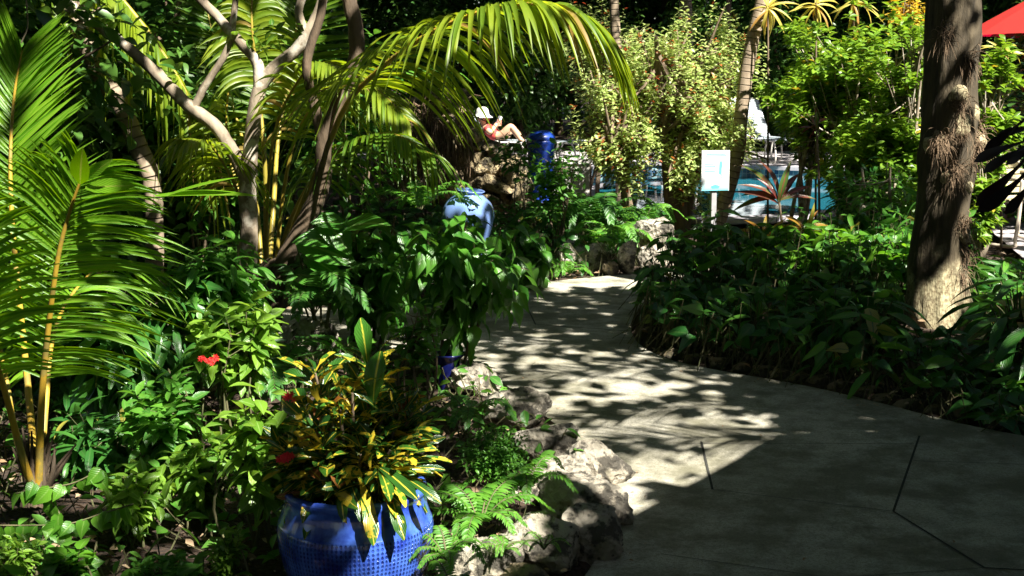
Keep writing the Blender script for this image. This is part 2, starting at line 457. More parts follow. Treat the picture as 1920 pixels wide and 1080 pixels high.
def leafT(shape, fold=.25, droop=.3, nseg=4, wave=0):
    """unit-length leaf along +Y; shape = list of (t, halfwidth)"""
    ts = np.linspace(0, 1, nseg + 1); tt = [s[0] for s in shape]; ww = [s[1] for s in shape]
    v = []; uv = []
    for i, t in enumerate(ts):
        w = np.interp(t, tt, ww); z = -droop * t * t; y = t * (1 - droop * .25 * t)
        wv = wave * math.sin(t * 14)
        v += [(-w, y, z + fold * w + wv), (0, y, z), (w, y, z + fold * w - wv)]; uv += [(.5 - .5 , t), (.5, t), (1, t)]
    q = []
    for i in range(nseg):
        b = 3 * i; q += [[b, b + 1, b + 4, b + 3], [b + 1, b + 2, b + 5, b + 4]]
    return np.array(v), np.array(q), np.array(uv)
OV = [(0, .0), (.12, .13), (.35, .24), (.6, .21), (.85, .09), (1, .0)]
L_oval = leafT(OV, .3, .25, 5)
L_small = leafT([(0, 0), (.35, .22), (.7, .17), (1, 0)], .3, .2, 3)
L_lance = leafT([(0, .01), (.2, .09), (.5, .115), (.8, .06), (1, 0)], .35, .35, 5)
L_strap = leafT([(0, .03), (.3, .05), (.7, .04), (1, 0)], .4, .55, 7)
L_drip = leafT([(0, .0), (.1, .12), (.3, .235), (.55, .2), (.8, .08), (.92, .03), (1, 0)], .35, .45, 7)
L_heart = leafT([(0, .13), (.06, .26), (.22, .37), (.5, .29), (.8, .1), (1, 0)], .25, .35, 6)
L_arrow = leafT([(0, .04), (.08, .2), (.25, .27), (.5, .19), (.8, .08), (1, 0)], .3, .35, 6)
L_croton = leafT([(0, .012), (.3, .03), (.6, .07), (.82, .095), (.94, .075), (1, .02)], .45, .5, 10, .014)
L_bigoval = leafT([(0, .02), (.12, .15), (.4, .27), (.7, .2), (.9, .07), (1, 0)], .2, .3, 8, .012)
L_canopy = leafT([(0, 0), (.4, .27), (.75, .18), (1, 0)], .2, .2, 3)
L_lobe = leafT([(0, .02), (.3, .03), (.5, .06), (.75, .125), (.92, .1), (1, .01)], .2, .5, 9)

def axes(D, up, roll=0.0, rng=RNG):
    D = nrm(D); n = len(D)
    U = np.tile(V(0, 0, 1), (n, 1)) if up is None else up
    U = U + rng.normal(0, roll + 1e-6, (n, 3))
    X = nrm(np.cross(D, U)); Z = np.cross(X, D)
    return X, D, Z
def put(mb, T, pos, D, size, up=None, roll=.3, rng=RNG):
    X, Y, Z = axes(D, up, roll, rng); mb.inst(T, pos, X, Y, Z, size)
def sprigs(mb, T, tips, dirs, k, length, size, grav=.2, spread=1.0, rng=RNG, jit=.25):
    """k leaves along each twig of given length ending at tip"""
    n = len(tips); D = nrm(dirs)
    u = np.tile(np.linspace(0, 1, k), (n, 1)) + rng.uniform(-.08, .08, (n, k))
    az = np.arange(k)[None] * 2.4 + rng.uniform(0, 6.28, (n, 1)) + rng.normal(0, .3, (n, k))
    A = nrm(np.cross(D, V(.13, .2, 1))); B = np.cross(D, A)
    pos = tips[:, None] - D[:, None] * (length * (1 - u))[..., None]
    rd = np.cos(az)[..., None] * A[:, None] + np.sin(az)[..., None] * B[:, None]
    ld = D[:, None] * (.25 + .9 * u[..., None] ** 3) + rd * spread + V(0, 0, -grav)
    pos = pos.reshape(-1, 3); ld = ld.reshape(-1, 3)
    s = size * rng.uniform(1 - jit, 1 + jit, len(pos))
    put(mb, T, pos, ld, s, None, .35, rng)

def frond(mb, stem, pts, n, lfun, width, fwd=.5, droop=.5, plane=None, r0=.012, t0=.12, seed=1, nseg=6, lift=.1, sides=(1, -1), vee=.25, gap=None):
    """pinnate palm frond: rachis tube in stem, leaflets in mb.  plane: side vector of the blade"""
    rng = np.random.default_rng(seed)
    pts = spline(pts, 40); K = 40
    if stem is not None: tube(stem, pts, np.linspace(r0, r0 * .22, K), 7)
    t = nrm(np.gradient(pts, axis=0))
    us = np.linspace(t0, .995, n)
    for sd in sides:
        u = us + rng.uniform(-.004, .004, n)
        u = np.clip(u, 0, .999)
        i = u * (K - 1)
        p = np.stack([np.interp(i, range(K), pts[:, k]) for k in range(3)], 1)
        T = nrm(np.stack([np.interp(i, range(K), t[:, k]) for k in range(3)], 1))
        if plane is None: side = np.cross(T, V(0, 0, 1))
        else: side = np.tile(np.array(plane, float), (n, 1))
        side = side - T * (side * T).sum(1, keepdims=True); side = nrm(side) * sd
        upn = np.cross(side, T) * sd
        upn = upn * np.where(upn[:, 2:3] < 0, -1, 1) if plane is None else upn
        un = (u - t0) / (1 - t0)
        f = fwd + un[:, None] ** 2 * 1.1
        D = nrm(side + T * f + upn * vee + rng.normal(0, .07, (n, 3)))
        L = np.array([lfun(x) for x in un]) * rng.uniform(.88, 1.08, n)
        s = np.linspace(0, 1, nseg + 1)
        w = np.interp(s, [0, .08, .3, .7, 1], [.25, .8, 1, .7, .02]) * width
        g = droop * rng.uniform(.7, 1.3, n)
        c = p[:, None] + D[:, None] * (L[:, None] * s[None])[..., None]
        c[..., 2] -= (g * L)[:, None] * s[None] ** 2.1
        # shorten as it droops
        dd = nrm(np.gradient(c, axis=1))
        nn = upn + rng.normal(0, .25, (n, 3))
        wx = nrm(np.cross(dd, nn[:, None])); zz = np.cross(wx, dd)
        lft = c - wx * w[None, :, None] + zz * (w * .45)[None, :, None]; rgt = c + wx * w[None, :, None] + zz * (w * .45)[None, :, None]
        v = np.stack([lft, c, rgt], 2)            # n, nseg+1, 3, 3
        uv = np.zeros((n, nseg + 1, 3, 2)); uv[..., 0] = V(0, .5, 1)[None, None]; uv[..., 1] = s[None, :, None]
        q = []
        for a_ in range(nseg):
            b = 3 * a_; q += [[b, b + 1, b + 4, b + 3], [b + 1, b + 2, b + 5, b + 4]]
        q = np.array(q)[None] + (np.arange(n) * 3 * (nseg + 1))[:, None, None]
        mb.add(v.reshape(-1, 3), q.reshape(-1, 4), uv.reshape(-1, 2))

# ------------------------------------------------------------------ leaf palette
M_coco = leafmat("young_coconut_leaf", (.08, .22, .012), (.17, .36, .018), .33, .45, mid=(.25, .34, .05), tip=(.22, .13, .04))
M_cocod = leafmat("coconut_leaf", (.055, .14, .012), (.12, .22, .012), .35, .45, mid=(.2, .28, .04), tip=(.22, .13, .04))
M_cocoy = leafmat("yellowing_palm_leaf", (.11, .20, .015), (.24, .31, .022), .4, .5, old=((.3, .22, .06), .05), tip=(.24, .14, .04))
M_petiole = barkmat("golden_petiole", (.34, .20, .02), (.50, .34, .04), 9, .1, .15, rough=.45, lich=(.26, .20, .05))
M_petg = barkmat("green_gold_petiole", (.20, .17, .02), (.38, .28, .04), 9, .1, .15, rough=.45)
M_lightshrub = leafmat("pale_green_leaf", (.25, .36, .09), (.47, .55, .22), .4, .35, old=((.35, .09, .03), .05))
M_bronze = leafmat("bronze_tip_leaf", (.36, .10, .03), (.42, .2, .05), .4, .4)
M_scheff = leafmat("bright_green_leaf", (.075, .17, .015), (.21, .36, .03), .3, .3, mid=(.2, .32, .06), old=((.4, .3, .03), .03))
M_dark = leafmat("dark_green_leaf", (0.020, 0.093, 0.017), (0.051, 0.170, 0.025), .3, .25, mid=(.05, .12, .03), old=((.26, .24, .04), .025))
M_mid = leafmat("mid_green_leaf", (0.043, 0.160, 0.022), (0.102, 0.275, 0.029), .36, .32, mid=(.12, .22, .05))
M_bgleaf = leafmat("backdrop_leaf", (.025, .085, .015), (.075, .17, .025), .4, .25)
M_canopy = leafmat("added_shade_leaf", (.02, .06, .012), (.04, .10, .015), .5, .12, trc=1.2)
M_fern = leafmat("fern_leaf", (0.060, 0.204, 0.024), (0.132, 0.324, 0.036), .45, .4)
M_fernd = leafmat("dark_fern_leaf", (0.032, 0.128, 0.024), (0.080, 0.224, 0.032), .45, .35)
M_croton = leafmat("croton_leaf", (.012, .055, .010), (.05, .15, .015), .24, .18, mid=(.50, .42, .04), spot=((.50, .38, .03), 26.0, .735), old=((.26, .11, .03), .05))
M_penta = leafmat("lime_green_leaf", (.055, .15, .015), (.20, .36, .04), .3, .35, mid=(.2, .32, .08))
M_bigleaf = leafmat("broad_green_leaf", (.04, .16, .02), (.08, .24, .03), .28, .3, mid=(.2, .34, .1))
M_droop = leafmat("drooping_leaf", (0.028, 0.119, 0.014), (0.070, 0.210, 0.021), .33, .3, mid=(.08, .18, .03))
M_ti = leafmat("cordyline_leaf", (.07, .018, .014), (.11, .05, .02), .3, .3, mid=(.3, .03, .04), spot=((.08, .14, .03), 5.0, .72))
M_ti2 = leafmat("orange_green_leaf", (.26, .12, .02), (.20, .24, .03), .3, .35, mid=(.35, .05, .04))
M_brom = leafmat("yellow_strap_leaf", (.42, .36, .06), (.55, .50, .12), .4, .35, old=((.35, .2, .05), .1))
M_yelflower = leafmat("orange_yellow_leaf", (.42, .40, .04), (.50, .28, .03), .5, .3)
M_petal = leafmat("red_petal", (.62, .02, .02), (.72, .05, .04), .5, .3)
M_vine = leafmat("heart_vine_leaf", (.05, .18, .015), (.11, .27, .02), .35, .4, mid=(.15, .3, .05))
M_litter = leafmat("dead_leaf", (.20, .11, .05), (.45, .34, .22), .8, .05, trc=1)
M_purple = leafmat("purple_black_leaf", (.015, .008, .010), (.03, .012, .014), .35, .05, trc=1)
M_stem = barkmat("green_stem", (.07, .09, .03), (.12, .10, .05), 20, .2, .3)
M_twig = barkmat("brown_twig", (.10, .07, .045), (.19, .14, .09), 20, .3, .5)
M_barkg = barkmat("pale_grey_bark", (.13, .10, .07), (.34, .28, .20), 10, .5, .5, lich=(.46, .42, .34))
M_barkd = barkmat("dark_bark", (.05, .036, .022), (.13, .09, .055), 12, .3, .8)
M_barkp = barkmat("palm_trunk_bark", (.20, .15, .10), (.34, .27, .19), 10, .5, .6, rings=16)
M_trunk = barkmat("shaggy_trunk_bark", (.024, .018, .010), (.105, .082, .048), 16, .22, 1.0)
def _paint_sunlit_foot():  # sunlight on the trunk's foot, painted in as paler bark by height
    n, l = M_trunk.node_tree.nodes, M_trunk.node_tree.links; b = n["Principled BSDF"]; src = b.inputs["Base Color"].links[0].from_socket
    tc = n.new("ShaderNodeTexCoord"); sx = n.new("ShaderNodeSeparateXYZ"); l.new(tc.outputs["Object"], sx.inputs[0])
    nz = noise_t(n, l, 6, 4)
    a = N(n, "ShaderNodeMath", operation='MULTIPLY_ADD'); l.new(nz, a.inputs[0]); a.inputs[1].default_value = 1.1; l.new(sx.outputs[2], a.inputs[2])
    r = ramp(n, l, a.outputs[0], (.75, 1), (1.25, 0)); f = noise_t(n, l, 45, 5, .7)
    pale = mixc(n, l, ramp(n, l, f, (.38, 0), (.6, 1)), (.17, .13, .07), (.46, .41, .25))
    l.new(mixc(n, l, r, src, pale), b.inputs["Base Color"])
_paint_sunlit_foot()
M_fibre = barkmat("root_fibre", (.10, .065, .035), (.22, .15, .09), 30, .1, .5)
M_soil = plain("potting_soil", (.04, .025, .018), .95, nz=60)
# ------------------------------------------------------------------ rocks
import bmesh
def rock_mesh(sx, sy, sz, seed, sub=4, cuts=14, pit=.05):
    g = np.random.RandomState(seed)
    bm = bmesh.new(); bmesh.ops.create_icosphere(bm, subdivisions=sub, radius=1)
    v = np.array([q.co[:] for q in bm.verts]); f = np.array([[l.index for l in p.verts] for p in bm.faces]); bm.free()
    o = g.uniform(-50, 50, 3)
    r = np.array([1 + .30 * mnoise.noise(Vector(p * 1.2 + o)) + .16 * mnoise.noise(Vector(p * 2.7 + o)) for p in v])
    v = v * r[:, None]
    for k in range(cuts):
        d = g.normal(0, 1, 3); d /= np.linalg.norm(d); c = g.uniform(.5, .8)
        e = np.maximum(0, v @ d - c); v = v - d[None] * (e * .85)[:, None]
    fine = np.array([pit * (mnoise.noise(Vector(p * 7 + o)) + .7 * abs(mnoise.noise(Vector(p * 13 + o))) + .5 * mnoise.noise(Vector(p * 24 + o))) for p in v])
    v = v * (1 + fine)[:, None]
    v = v / np.abs(v).max(0) * V(sx, sy, sz)
    return v, np.hstack([f, f[:, 2:]])
def rock_obj(name, loc, size, seed, mat, sub=4, parent=None, rz=0, tilt=0, **kw):
    v, f = rock_mesh(*size, seed, sub, **kw)
    if tilt:
        c, s = math.cos(tilt), math.sin(tilt); v = v @ np.array([[c, 0, -s], [0, 1, 0], [s, 0, c]])
    mb = MB(); mb.add(v, f)
    o = mb.build(name, mat, parent); o.location = loc; o.rotation_euler = (0, 0, rz); return o
# px centre, top row, bottom row, width px, label
ROCKS = [
 (592, 600, 690, 108, "round pale rock behind the croton leaves, beside the shaded path"),
 (898, 690, 748, 82, "long pale rock beside the small dark pot, first of the edging along the path"),
 (972, 738, 812, 100, "peaked pale limestone rock half sunlit above the fern on the path edge"),
 (1022, 790, 880, 92, "brown-sided limestone rock with a sunlit top between the peaked rock and the flat slab"),
 (1110, 832, 922, 118, "big sunlit limestone slab that sticks out furthest over the path edge"),
 (1050, 868, 950, 130, "grey-veined flat rock in front of the big sunlit slab"),
 (1085, 905, 1000, 150, "mossy green-grey boulder below the flat rock on the path edge"),
 (1095, 955, 1060, 110, "pitted white and black rock at the foot of the mossy boulder"),
 (1012, 968, 1082, 118, "tall pitted grey rock with black lichen nearest the bottom of the path edge"),
 (890, 1000, 1120, 150, "slanting pale rock right beside the blue ribbed pot"),
 (985, 1050, 1130, 110, "low brown stone between the slanting pale rock and the pitted rock"),
 (935, 508, 548, 78, "flat grey rock below the tall blue vase on the far path edge"),
 (974, 520, 546, 44, "small smooth pale stone next to the flat grey rock by the far path"),
 (1082, 458, 512, 66, "knobbly grey-brown rock under ferns at the far path edge"),
 (1122, 462, 514, 60, "rounded tan rock to the right of the knobbly one at the far path edge"),
 (1148, 492, 522, 34, "little reddish stone lying in front of the standing white rock"),
 (1178, 458, 520, 34, "narrow white rock standing upright at the far path edge"),
 (1205, 446, 500, 50, "cream rock leaning on the sunlit boulder pile by the far path"),
 (1232, 418, 470, 74, "topmost sunlit white boulder of the pile under the pale shrub"),
 (1238, 462, 515, 70, "bright lower boulder of the pile, half hidden by dark leaves"),
 (1422, 455, 500, 60, "bleached rock glimpsed through the dark leaves near the cordyline"),
 (1795, 440, 490, 50, "tan stone beside the shaggy trunk near the pool deck"),
]
for k, (cx, t, b, w, lab) in enumerate(ROCKS):
    g = G(cx, b, .0); Y = g.y + w / FPX * g.y * .35; s = Y / FPX
    h = (b - t) * s * .95
    if k == 18: Y = 10.6; 
    if 1 <= k <= 9: w *= 1.15; h *= 1.05; t -= 2
    loc = P(cx, (t + b) / 2, Y)
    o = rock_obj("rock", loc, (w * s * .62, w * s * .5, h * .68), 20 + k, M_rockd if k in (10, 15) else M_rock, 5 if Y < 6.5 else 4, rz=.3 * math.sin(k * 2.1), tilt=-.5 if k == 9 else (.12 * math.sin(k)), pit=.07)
    tag(o, lab, "rock", "limestone rocks edging the path")
# pieces of edging stone in the shade of the right bed
ORD = 'first second third fourth fifth sixth seventh eighth ninth tenth eleventh twelfth thirteenth fourteenth fifteenth sixteenth'.split()
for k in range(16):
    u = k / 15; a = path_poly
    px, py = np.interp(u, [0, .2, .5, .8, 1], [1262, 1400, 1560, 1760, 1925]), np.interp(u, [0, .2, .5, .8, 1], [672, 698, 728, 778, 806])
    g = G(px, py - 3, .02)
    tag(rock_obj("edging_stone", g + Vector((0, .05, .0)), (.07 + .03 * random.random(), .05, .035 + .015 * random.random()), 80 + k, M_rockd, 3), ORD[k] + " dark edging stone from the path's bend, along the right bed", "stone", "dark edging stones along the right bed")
# mortared rockwork behind the blue vase
rw = thing("rock_waterfall", "shaded mound of stacked brown boulders behind the blue vase", "rockwork", (P(880, 400, 13.8).x, 13.8, 0))
gr = np.random.RandomState(5)
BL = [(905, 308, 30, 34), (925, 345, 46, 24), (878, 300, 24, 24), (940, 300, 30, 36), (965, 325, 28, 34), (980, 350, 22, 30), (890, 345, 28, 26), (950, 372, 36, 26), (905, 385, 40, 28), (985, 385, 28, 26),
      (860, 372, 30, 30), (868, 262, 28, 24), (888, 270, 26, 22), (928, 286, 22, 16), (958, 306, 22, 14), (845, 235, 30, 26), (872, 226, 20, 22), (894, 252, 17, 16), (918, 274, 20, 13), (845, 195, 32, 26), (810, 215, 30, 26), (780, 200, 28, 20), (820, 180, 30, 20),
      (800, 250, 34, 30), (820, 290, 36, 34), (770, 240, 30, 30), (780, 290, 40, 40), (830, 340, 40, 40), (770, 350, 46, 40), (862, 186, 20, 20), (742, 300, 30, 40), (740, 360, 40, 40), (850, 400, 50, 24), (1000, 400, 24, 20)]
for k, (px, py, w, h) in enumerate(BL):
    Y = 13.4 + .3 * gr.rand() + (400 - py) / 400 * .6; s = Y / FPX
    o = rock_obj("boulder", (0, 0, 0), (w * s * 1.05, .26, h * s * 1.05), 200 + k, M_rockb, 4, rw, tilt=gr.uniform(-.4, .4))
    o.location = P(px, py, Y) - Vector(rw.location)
core = MB(); vv, ff = rock_mesh(.55, .3, .45, 77, 3); core.add(vv, ff); c = core.build("core", M_barkd, rw); c.location = P(850, 350, 14.2) - Vector(rw.location)
# hanging root fibres over the rockwork
hr = thing("hanging_roots", "brown curtain of hanging aerial roots over the left of the boulder mound", "roots", tuple(P(780, 330, 13)))
mb = MB(); g = np.random.RandomState(9)
for k in range(230):
    px = g.uniform(690, 880); py = 205 + (px - 690) * .15 + g.uniform(-12, 45); L = g.uniform(50, 150); Y = 12.9 + g.uniform(-.2, .25)
    a = np.array(P(px, py, Y)); b = np.array(P(px + g.normal(0, 8), py + L * .5, Y + .05)); c = np.array(P(px + g.normal(0, 12), py + L, Y))
    tube(mb, [a, b, c], [.007, .005, .002], 4, sub=6, cap=False)
for k in range(160):
    a = np.array(P(g.uniform(700, 890), g.uniform(195, 245), 12.9)); d = g.normal(0, .09, 3)
    tube(mb, [a, a + d, a + d * 1.6 + V(0, 0, -.08)], [.006, .004, .002], 4, cap=False)
mb.build("root_strands", M_fibre, hr, loc=None).location = (0, 0, 0)
for ch in hr.children: ch.matrix_parent_inverse = hr.matrix_world.inverted() if False else ch.matrix_parent_inverse
for ch in hr.children: ch.location = -Vector(hr.location)

def reloc(root):
    """children were built in world space: shift them under the root"""
    for ch in root.children:
        ch.location = Vector(ch.location) - Vector(root.location)

# ------------------------------------------------------------------ trees with visible trunks
def limbs(mb, specs, Y0, n=9, rough=.07):
    for k, (pts, r0, r1) in enumerate(specs):
        q = [np.array(P(p[0], p[1], p[2] if len(p) > 2 else Y0)) for p in pts]
        m = max(12, len(q) * 6)
        tube(mb, spline(q, m), np.linspace(r0, r1, m), n, rough=rough, seed=k + 3)
def tree(name, label, cat, base, trunkspec, limbspec, Y0, mat, leaf=None):
    t = thing(name, label, cat, base)
    mb = MB(); limbs(mb, trunkspec, Y0, 12); mb.build("trunk", mat, t)
    for sp_ in limbspec:
        m2 = MB(); limbs(m2, [sp_], Y0, 9); m2.build("limb", mat, t)
    if leaf:
        lb = MB(); tips, dirs, k, ln, size, T, lm = leaf
        sprigs(lb, T, np.array(tips), np.array(dirs), k, ln, size, .2); lb.build("foliage", lm, t)
    reloc(t); return t
Yf = 7.5
tps = [P(x, y, 7.5) for x, y in [(275, 60), (270, 75), (205, 25), (180, 20), (510, 50), (535, 70), (500, 85), (480, 60), (430, 60), (150, 10), (560, 45), (330, 130)]]
tree("frangipani_tree", "pale grey forked tree with sunlit crooked limbs behind the young coconut palm", "tree", (G(465, 560).x, Yf, 0),
     [([(462, 600), (464, 520), (467, 430), (464, 360), (468, 300)], .056, .046)],
     [([(466, 345), (440, 292), (405, 238), (350, 196), (300, 145), (262, 108), (205, 62), (150, 25), (100, -20), (40, -80)], .042, .024),
      ([(467, 320), (474, 240), (486, 168), (520, 122), (560, 88), (595, 30), (612, -30), (640, -120)], .045, .026),
      ([(486, 180), (482, 120), (455, 85), (410, 35), (360, -20), (320, -90)], .034, .022),
      ([(362, 205), (385, 160), (425, 95), (440, 20), (445, -60)], .024, .015),
      ([(535, 110), (575, 75), (560, 20), (585, -40)], .03, .02)], Yf, M_barkg,
     (tps, [(random.uniform(-1, 1), random.uniform(-.5, .5), random.uniform(0, 1)) for _ in tps], 6, .06, .085, L_oval, M_penta))
tree("leaning_tree", "slim brown trunk leaning left, dappled at its foot, behind the coconut fronds", "tree", (G(290, 600).x, 8.1, 0),
     [([(292, 560), (290, 470), (288, 380), (280, 325), (258, 275), (235, 215), (198, 155), (165, 90), (135, 20), (110, -80)], .055, .06)],
     [([(175, 110), (150, 60), (150, 10), (170, -60)], .035, .025)], 8.1, M_barkp)
tree("dark_tree", "dark crooked trunk in shade right of the palm clump, rising behind its orange stalk", "tree", (G(515, 610).x, 7.1, 0),
     [([(512, 610), (516, 540), (535, 485), (580, 400), (604, 340), (608, 270), (635, 185), (665, 120), (668, 60), (655, -10), (650, -100)], .05, .038)],
     [([(530, 490), (500, 500), (480, 515)], .03, .04), ([(610, 290), (590, 200), (575, 120), (600, 30), (610, -50)], .03, .02)], 7.1, M_barkd)
# shaggy trunk at right
st = thing("shaggy_trunk_tree", "thick shaggy tree trunk at right with knots and hanging fibres", "tree", (P(1762, 620, 8).x, 8.0, 0))
mb = MB(); q = [P(1768, 640, 8), P(1764, 610, 8), P(1758, 540, 8), P(1757, 470, 8), P(1768, 380, 8), P(1776, 300, 8), P(1778, 220, 8), P(1782, 140, 8), P(1788, 40, 8), P(1792, -60, 8), P(1800, -400, 8), P(1815, -900, 8)]
rr = [.235, .215, .175, .16, .155, .16, .158, .15, .152, .15, .15, .14]
pts = spline([np.array(x) for x in q], 130); kk = np.linspace(0, 1, 12)
p_, t_, x_, y_ = frames(pts); R = np.interp(np.linspace(0, 1, 130), kk, rr); nA = 56
an = np.linspace(0, 2 * np.pi, nA + 1); vv = np.zeros((130, nA + 1, 3))
for i in range(130):
    for j in range(nA + 1):
        a = an[j % nA]; c, s = math.cos(a), math.sin(a); z = p_[i][2]
        f = 1 + .10 * mnoise.noise(Vector((c * 1.2, s * 1.2, z * 2.2))) + .06 * mnoise.noise(Vector((c * 4, s * 4, z * 3 + 9))) + .045 * mnoise.noise(Vector((c * 11, s * 11, z * 5)))
        f += .12 * max(0, mnoise.noise(Vector((c * 1.6, s * 1.6, z * 4.5 + 4))) - .15) * 2
        vv[i, j] = p_[i] + (c * x_[i] + s * y_[i]) * R[i] * f
qd = [[i * (nA + 1) + j, i * (nA + 1) + j + 1, (i + 1) * (nA + 1) + j + 1, (i + 1) * (nA + 1) + j] for i in range(129) for j in range(nA)]
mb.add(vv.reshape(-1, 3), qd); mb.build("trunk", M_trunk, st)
for (px, py, r, sd) in [(1796, 178, .06, 1), (1802, 236, .075, 2), (1828, 266, .07, 3), (1742, 268, .05, 8), (1822, 215, .05, 9), (1818, 60, .05, 10), (1806, 440, .05, 11), (1760, 262, .05, 4), (1815, 100, .045, 5), (1775, 330, .04, 6), (1812, 350, .04, 7)]:
    v, f = rock_mesh(r, r, r * 1.25, 300 + sd, 3, 3, .12); m2 = MB(); dx = (px - 1776) / 50.0
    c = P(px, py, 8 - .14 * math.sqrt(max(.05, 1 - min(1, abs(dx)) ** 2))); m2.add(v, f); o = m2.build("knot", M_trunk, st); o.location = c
g = np.random.RandomState(4); mb = MB()
for (px, py, nn, L) in [(1796, 190, 46, .10), (1762, 268, 70, .10), (1826, 275, 60, .12), (1800, 245, 50, .08), (1815, 110, 40, .1), (1790, 320, 46, .16), (1830, 240, 30, .08), (1810, 420, 50, .07), (1815, 470, 50, .06), (1770, 60, 30, .12), (1805, 520, 30, .07)]:
    for _ in range(int(nn * 1.8)):
        dx = (px - 1776) / 55.0; a = np.array(P(px + g.normal(0, 9), py + g.normal(0, 10), 8 - .15 * math.sqrt(max(.03, 1 - min(1, abs(dx)) ** 2)) - .02))
        d = V(g.normal(0, .5) + dx * .4, -.5 - .4 * g.rand(), g.normal(-.3, .7)); d = d / np.linalg.norm(d) * L * g.uniform(.4, 1.2)
        tube(mb, [a, a + d * .6, a + d + V(0, 0, -.35 * L)], [.0022, .0016, .0006], 4, sub=6, cap=False)
mb.build("hanging_fibre", M_fibre, st)
reloc(st)
# slim palm trunks and far trunks
def trunk_tree(name, label, pts, r, Y, mat, n=10):
    t = thing(name, label, "tree", (P(pts[0][0], pts[0][1], Y).x, Y, 0)); mb = MB()
    q = spline([np.array(P(a, b, Y)) for a, b in pts], 40); tube(mb, q, np.linspace(r, r * .85, 40), n, rough=.05); mb.build("trunk", mat, t)
    # a crown above the frame
    lb = MB(); top = q[-1]
    for k in range(9):
        a = k * .7; d = V(math.cos(a), math.sin(a), .5)
        frond(lb, None, [top, top + d * .6 + V(0, 0, .2), top + d * 1.3 + V(0, 0, .05), top + d * 1.9 + V(0, 0, -.7)], 22, lambda u: .5 * (1 - .5 * u), .014, droop=.6, seed=k, nseg=4)
    lb.build("crown", M_cocod, t); reloc(t)
trunk_tree("palm_tree", "slim pale palm trunk leaning right behind the sign, marked with rings", [(1335, 450), (1352, 400), (1372, 330), (1385, 270), (1395, 170), (1412, 70), (1440, -40), (1480, -220), (1500, -420)], .072, 12.7, M_barkp)
trunk_tree("palm_tree", "straight grey palm trunk rising out of the left of the pale shrub", [(1165, 430), (1162, 300), (1160, 150), (1152, 20), (1148, -100), (1146, -420)], .06, 15, M_barkp)
trunk_tree("palm_tree", "grey palm trunk hidden behind the middle of the pale shrub's top", [(1290, 420), (1290, 250), (1288, 100), (1284, -60), (1280, -380)], .085, 16, M_barkp)
trunk_tree("palm_tree", "thin dark palm trunk in the background above the loungers", [(1362, 300), (1362, 150), (1366, 30), (1368, -80), (1370, -330)], .05, 24, M_barkd)

# ------------------------------------------------------------------ palms
def palm(name, label, base, fr, lm, pm, split=False):
    t = thing(name, label, "palm", base)
    for k, f in enumerate(fr):
        lb = MB(); sb = MB(); pts = [np.array(P(a, b, c)) for a, b, c in f['p']]
        w = f.get('L', .45); prof = f.get('prof', None)
        lf = prof or (lambda u, w=w: w * (.55 + .6 * math.sin(min(1, u * 1.25 + .12) * 2.6)) * (1 - .45 * u))
        frond(lb, sb, pts, f.get('n', 46), lf, f.get('w', .014), f.get('fwd', .5), f.get('droop', .4), f.get('plane'), f.get('r', .012), f.get('t0', .25), 1000 + k + int(base[0] * 10), 7, vee=f.get('vee', .2), sides=f.get('sides', (1, -1)))
        s = sb.build("frond_stalk", f.get('pm', pm), t); l = lb.build("frond", f.get('lm', lm), t)
        l.parent = s
    reloc(t)
    return t
cy = lambda u: .46 * (1 - .55 * u ** 2) * (.6 + .4 * min(1, u * 4))
palm("young_coconut_palm", "young coconut palm at far left with yellow stalks and sunlit feathery fronds", (P(72, 900, 4.35).x, 4.35, 0), [
    dict(p=[(72, 930, 4.3), (76, 800, 4.25), (84, 680, 4.2), (106, 500, 4.1), (130, 400, 4.05), (158, 320, 4.0)], n=60, prof=cy, w=.0075, plane=(1, 0, 0), t0=.36, droop=.36, fwd=.42, vee=-.12, r=.015),
    dict(p=[(70, 930, 4.4), (52, 720, 4.5), (34, 540, 4.55), (22, 400, 4.6), (20, 280, 4.65), (28, 170, 4.7), (42, 95, 4.7)], n=64, prof=lambda u: .43 * (1 - .5 * u ** 2), w=.0078, plane=(1, 0, 0), t0=.3, droop=.10, fwd=.75, vee=.1, r=.014),
    dict(p=[(66, 930, 4.3), (40, 850, 4.2), (8, 730, 4.1), (-30, 600, 4.0), (-60, 480, 3.95), (-80, 380, 3.9)], n=46, prof=cy, w=.008, plane=(1, 0, 0), t0=.45, droop=.3, fwd=.5, r=.015),
    dict(p=[(74, 930, 4.45), (86, 760, 4.7), (98, 640, 4.9), (130, 560, 5.1), (190, 500, 5.3), (260, 500, 5.4)], n=42, prof=lambda u: .4 * (1 - .4 * u), w=.0085, t0=.4, droop=.7, fwd=.5, r=.012),
    dict(p=[(66, 930, 4.45), (30, 820, 4.7), (10, 700, 4.9), (-20, 560, 5.1), (-40, 420, 5.2), (-10, 330, 5.2)], n=48, prof=cy, w=.008, plane=(1, 0, 0), t0=.35, droop=.3, fwd=.55, r=.013),
], M_coco, M_petiole)
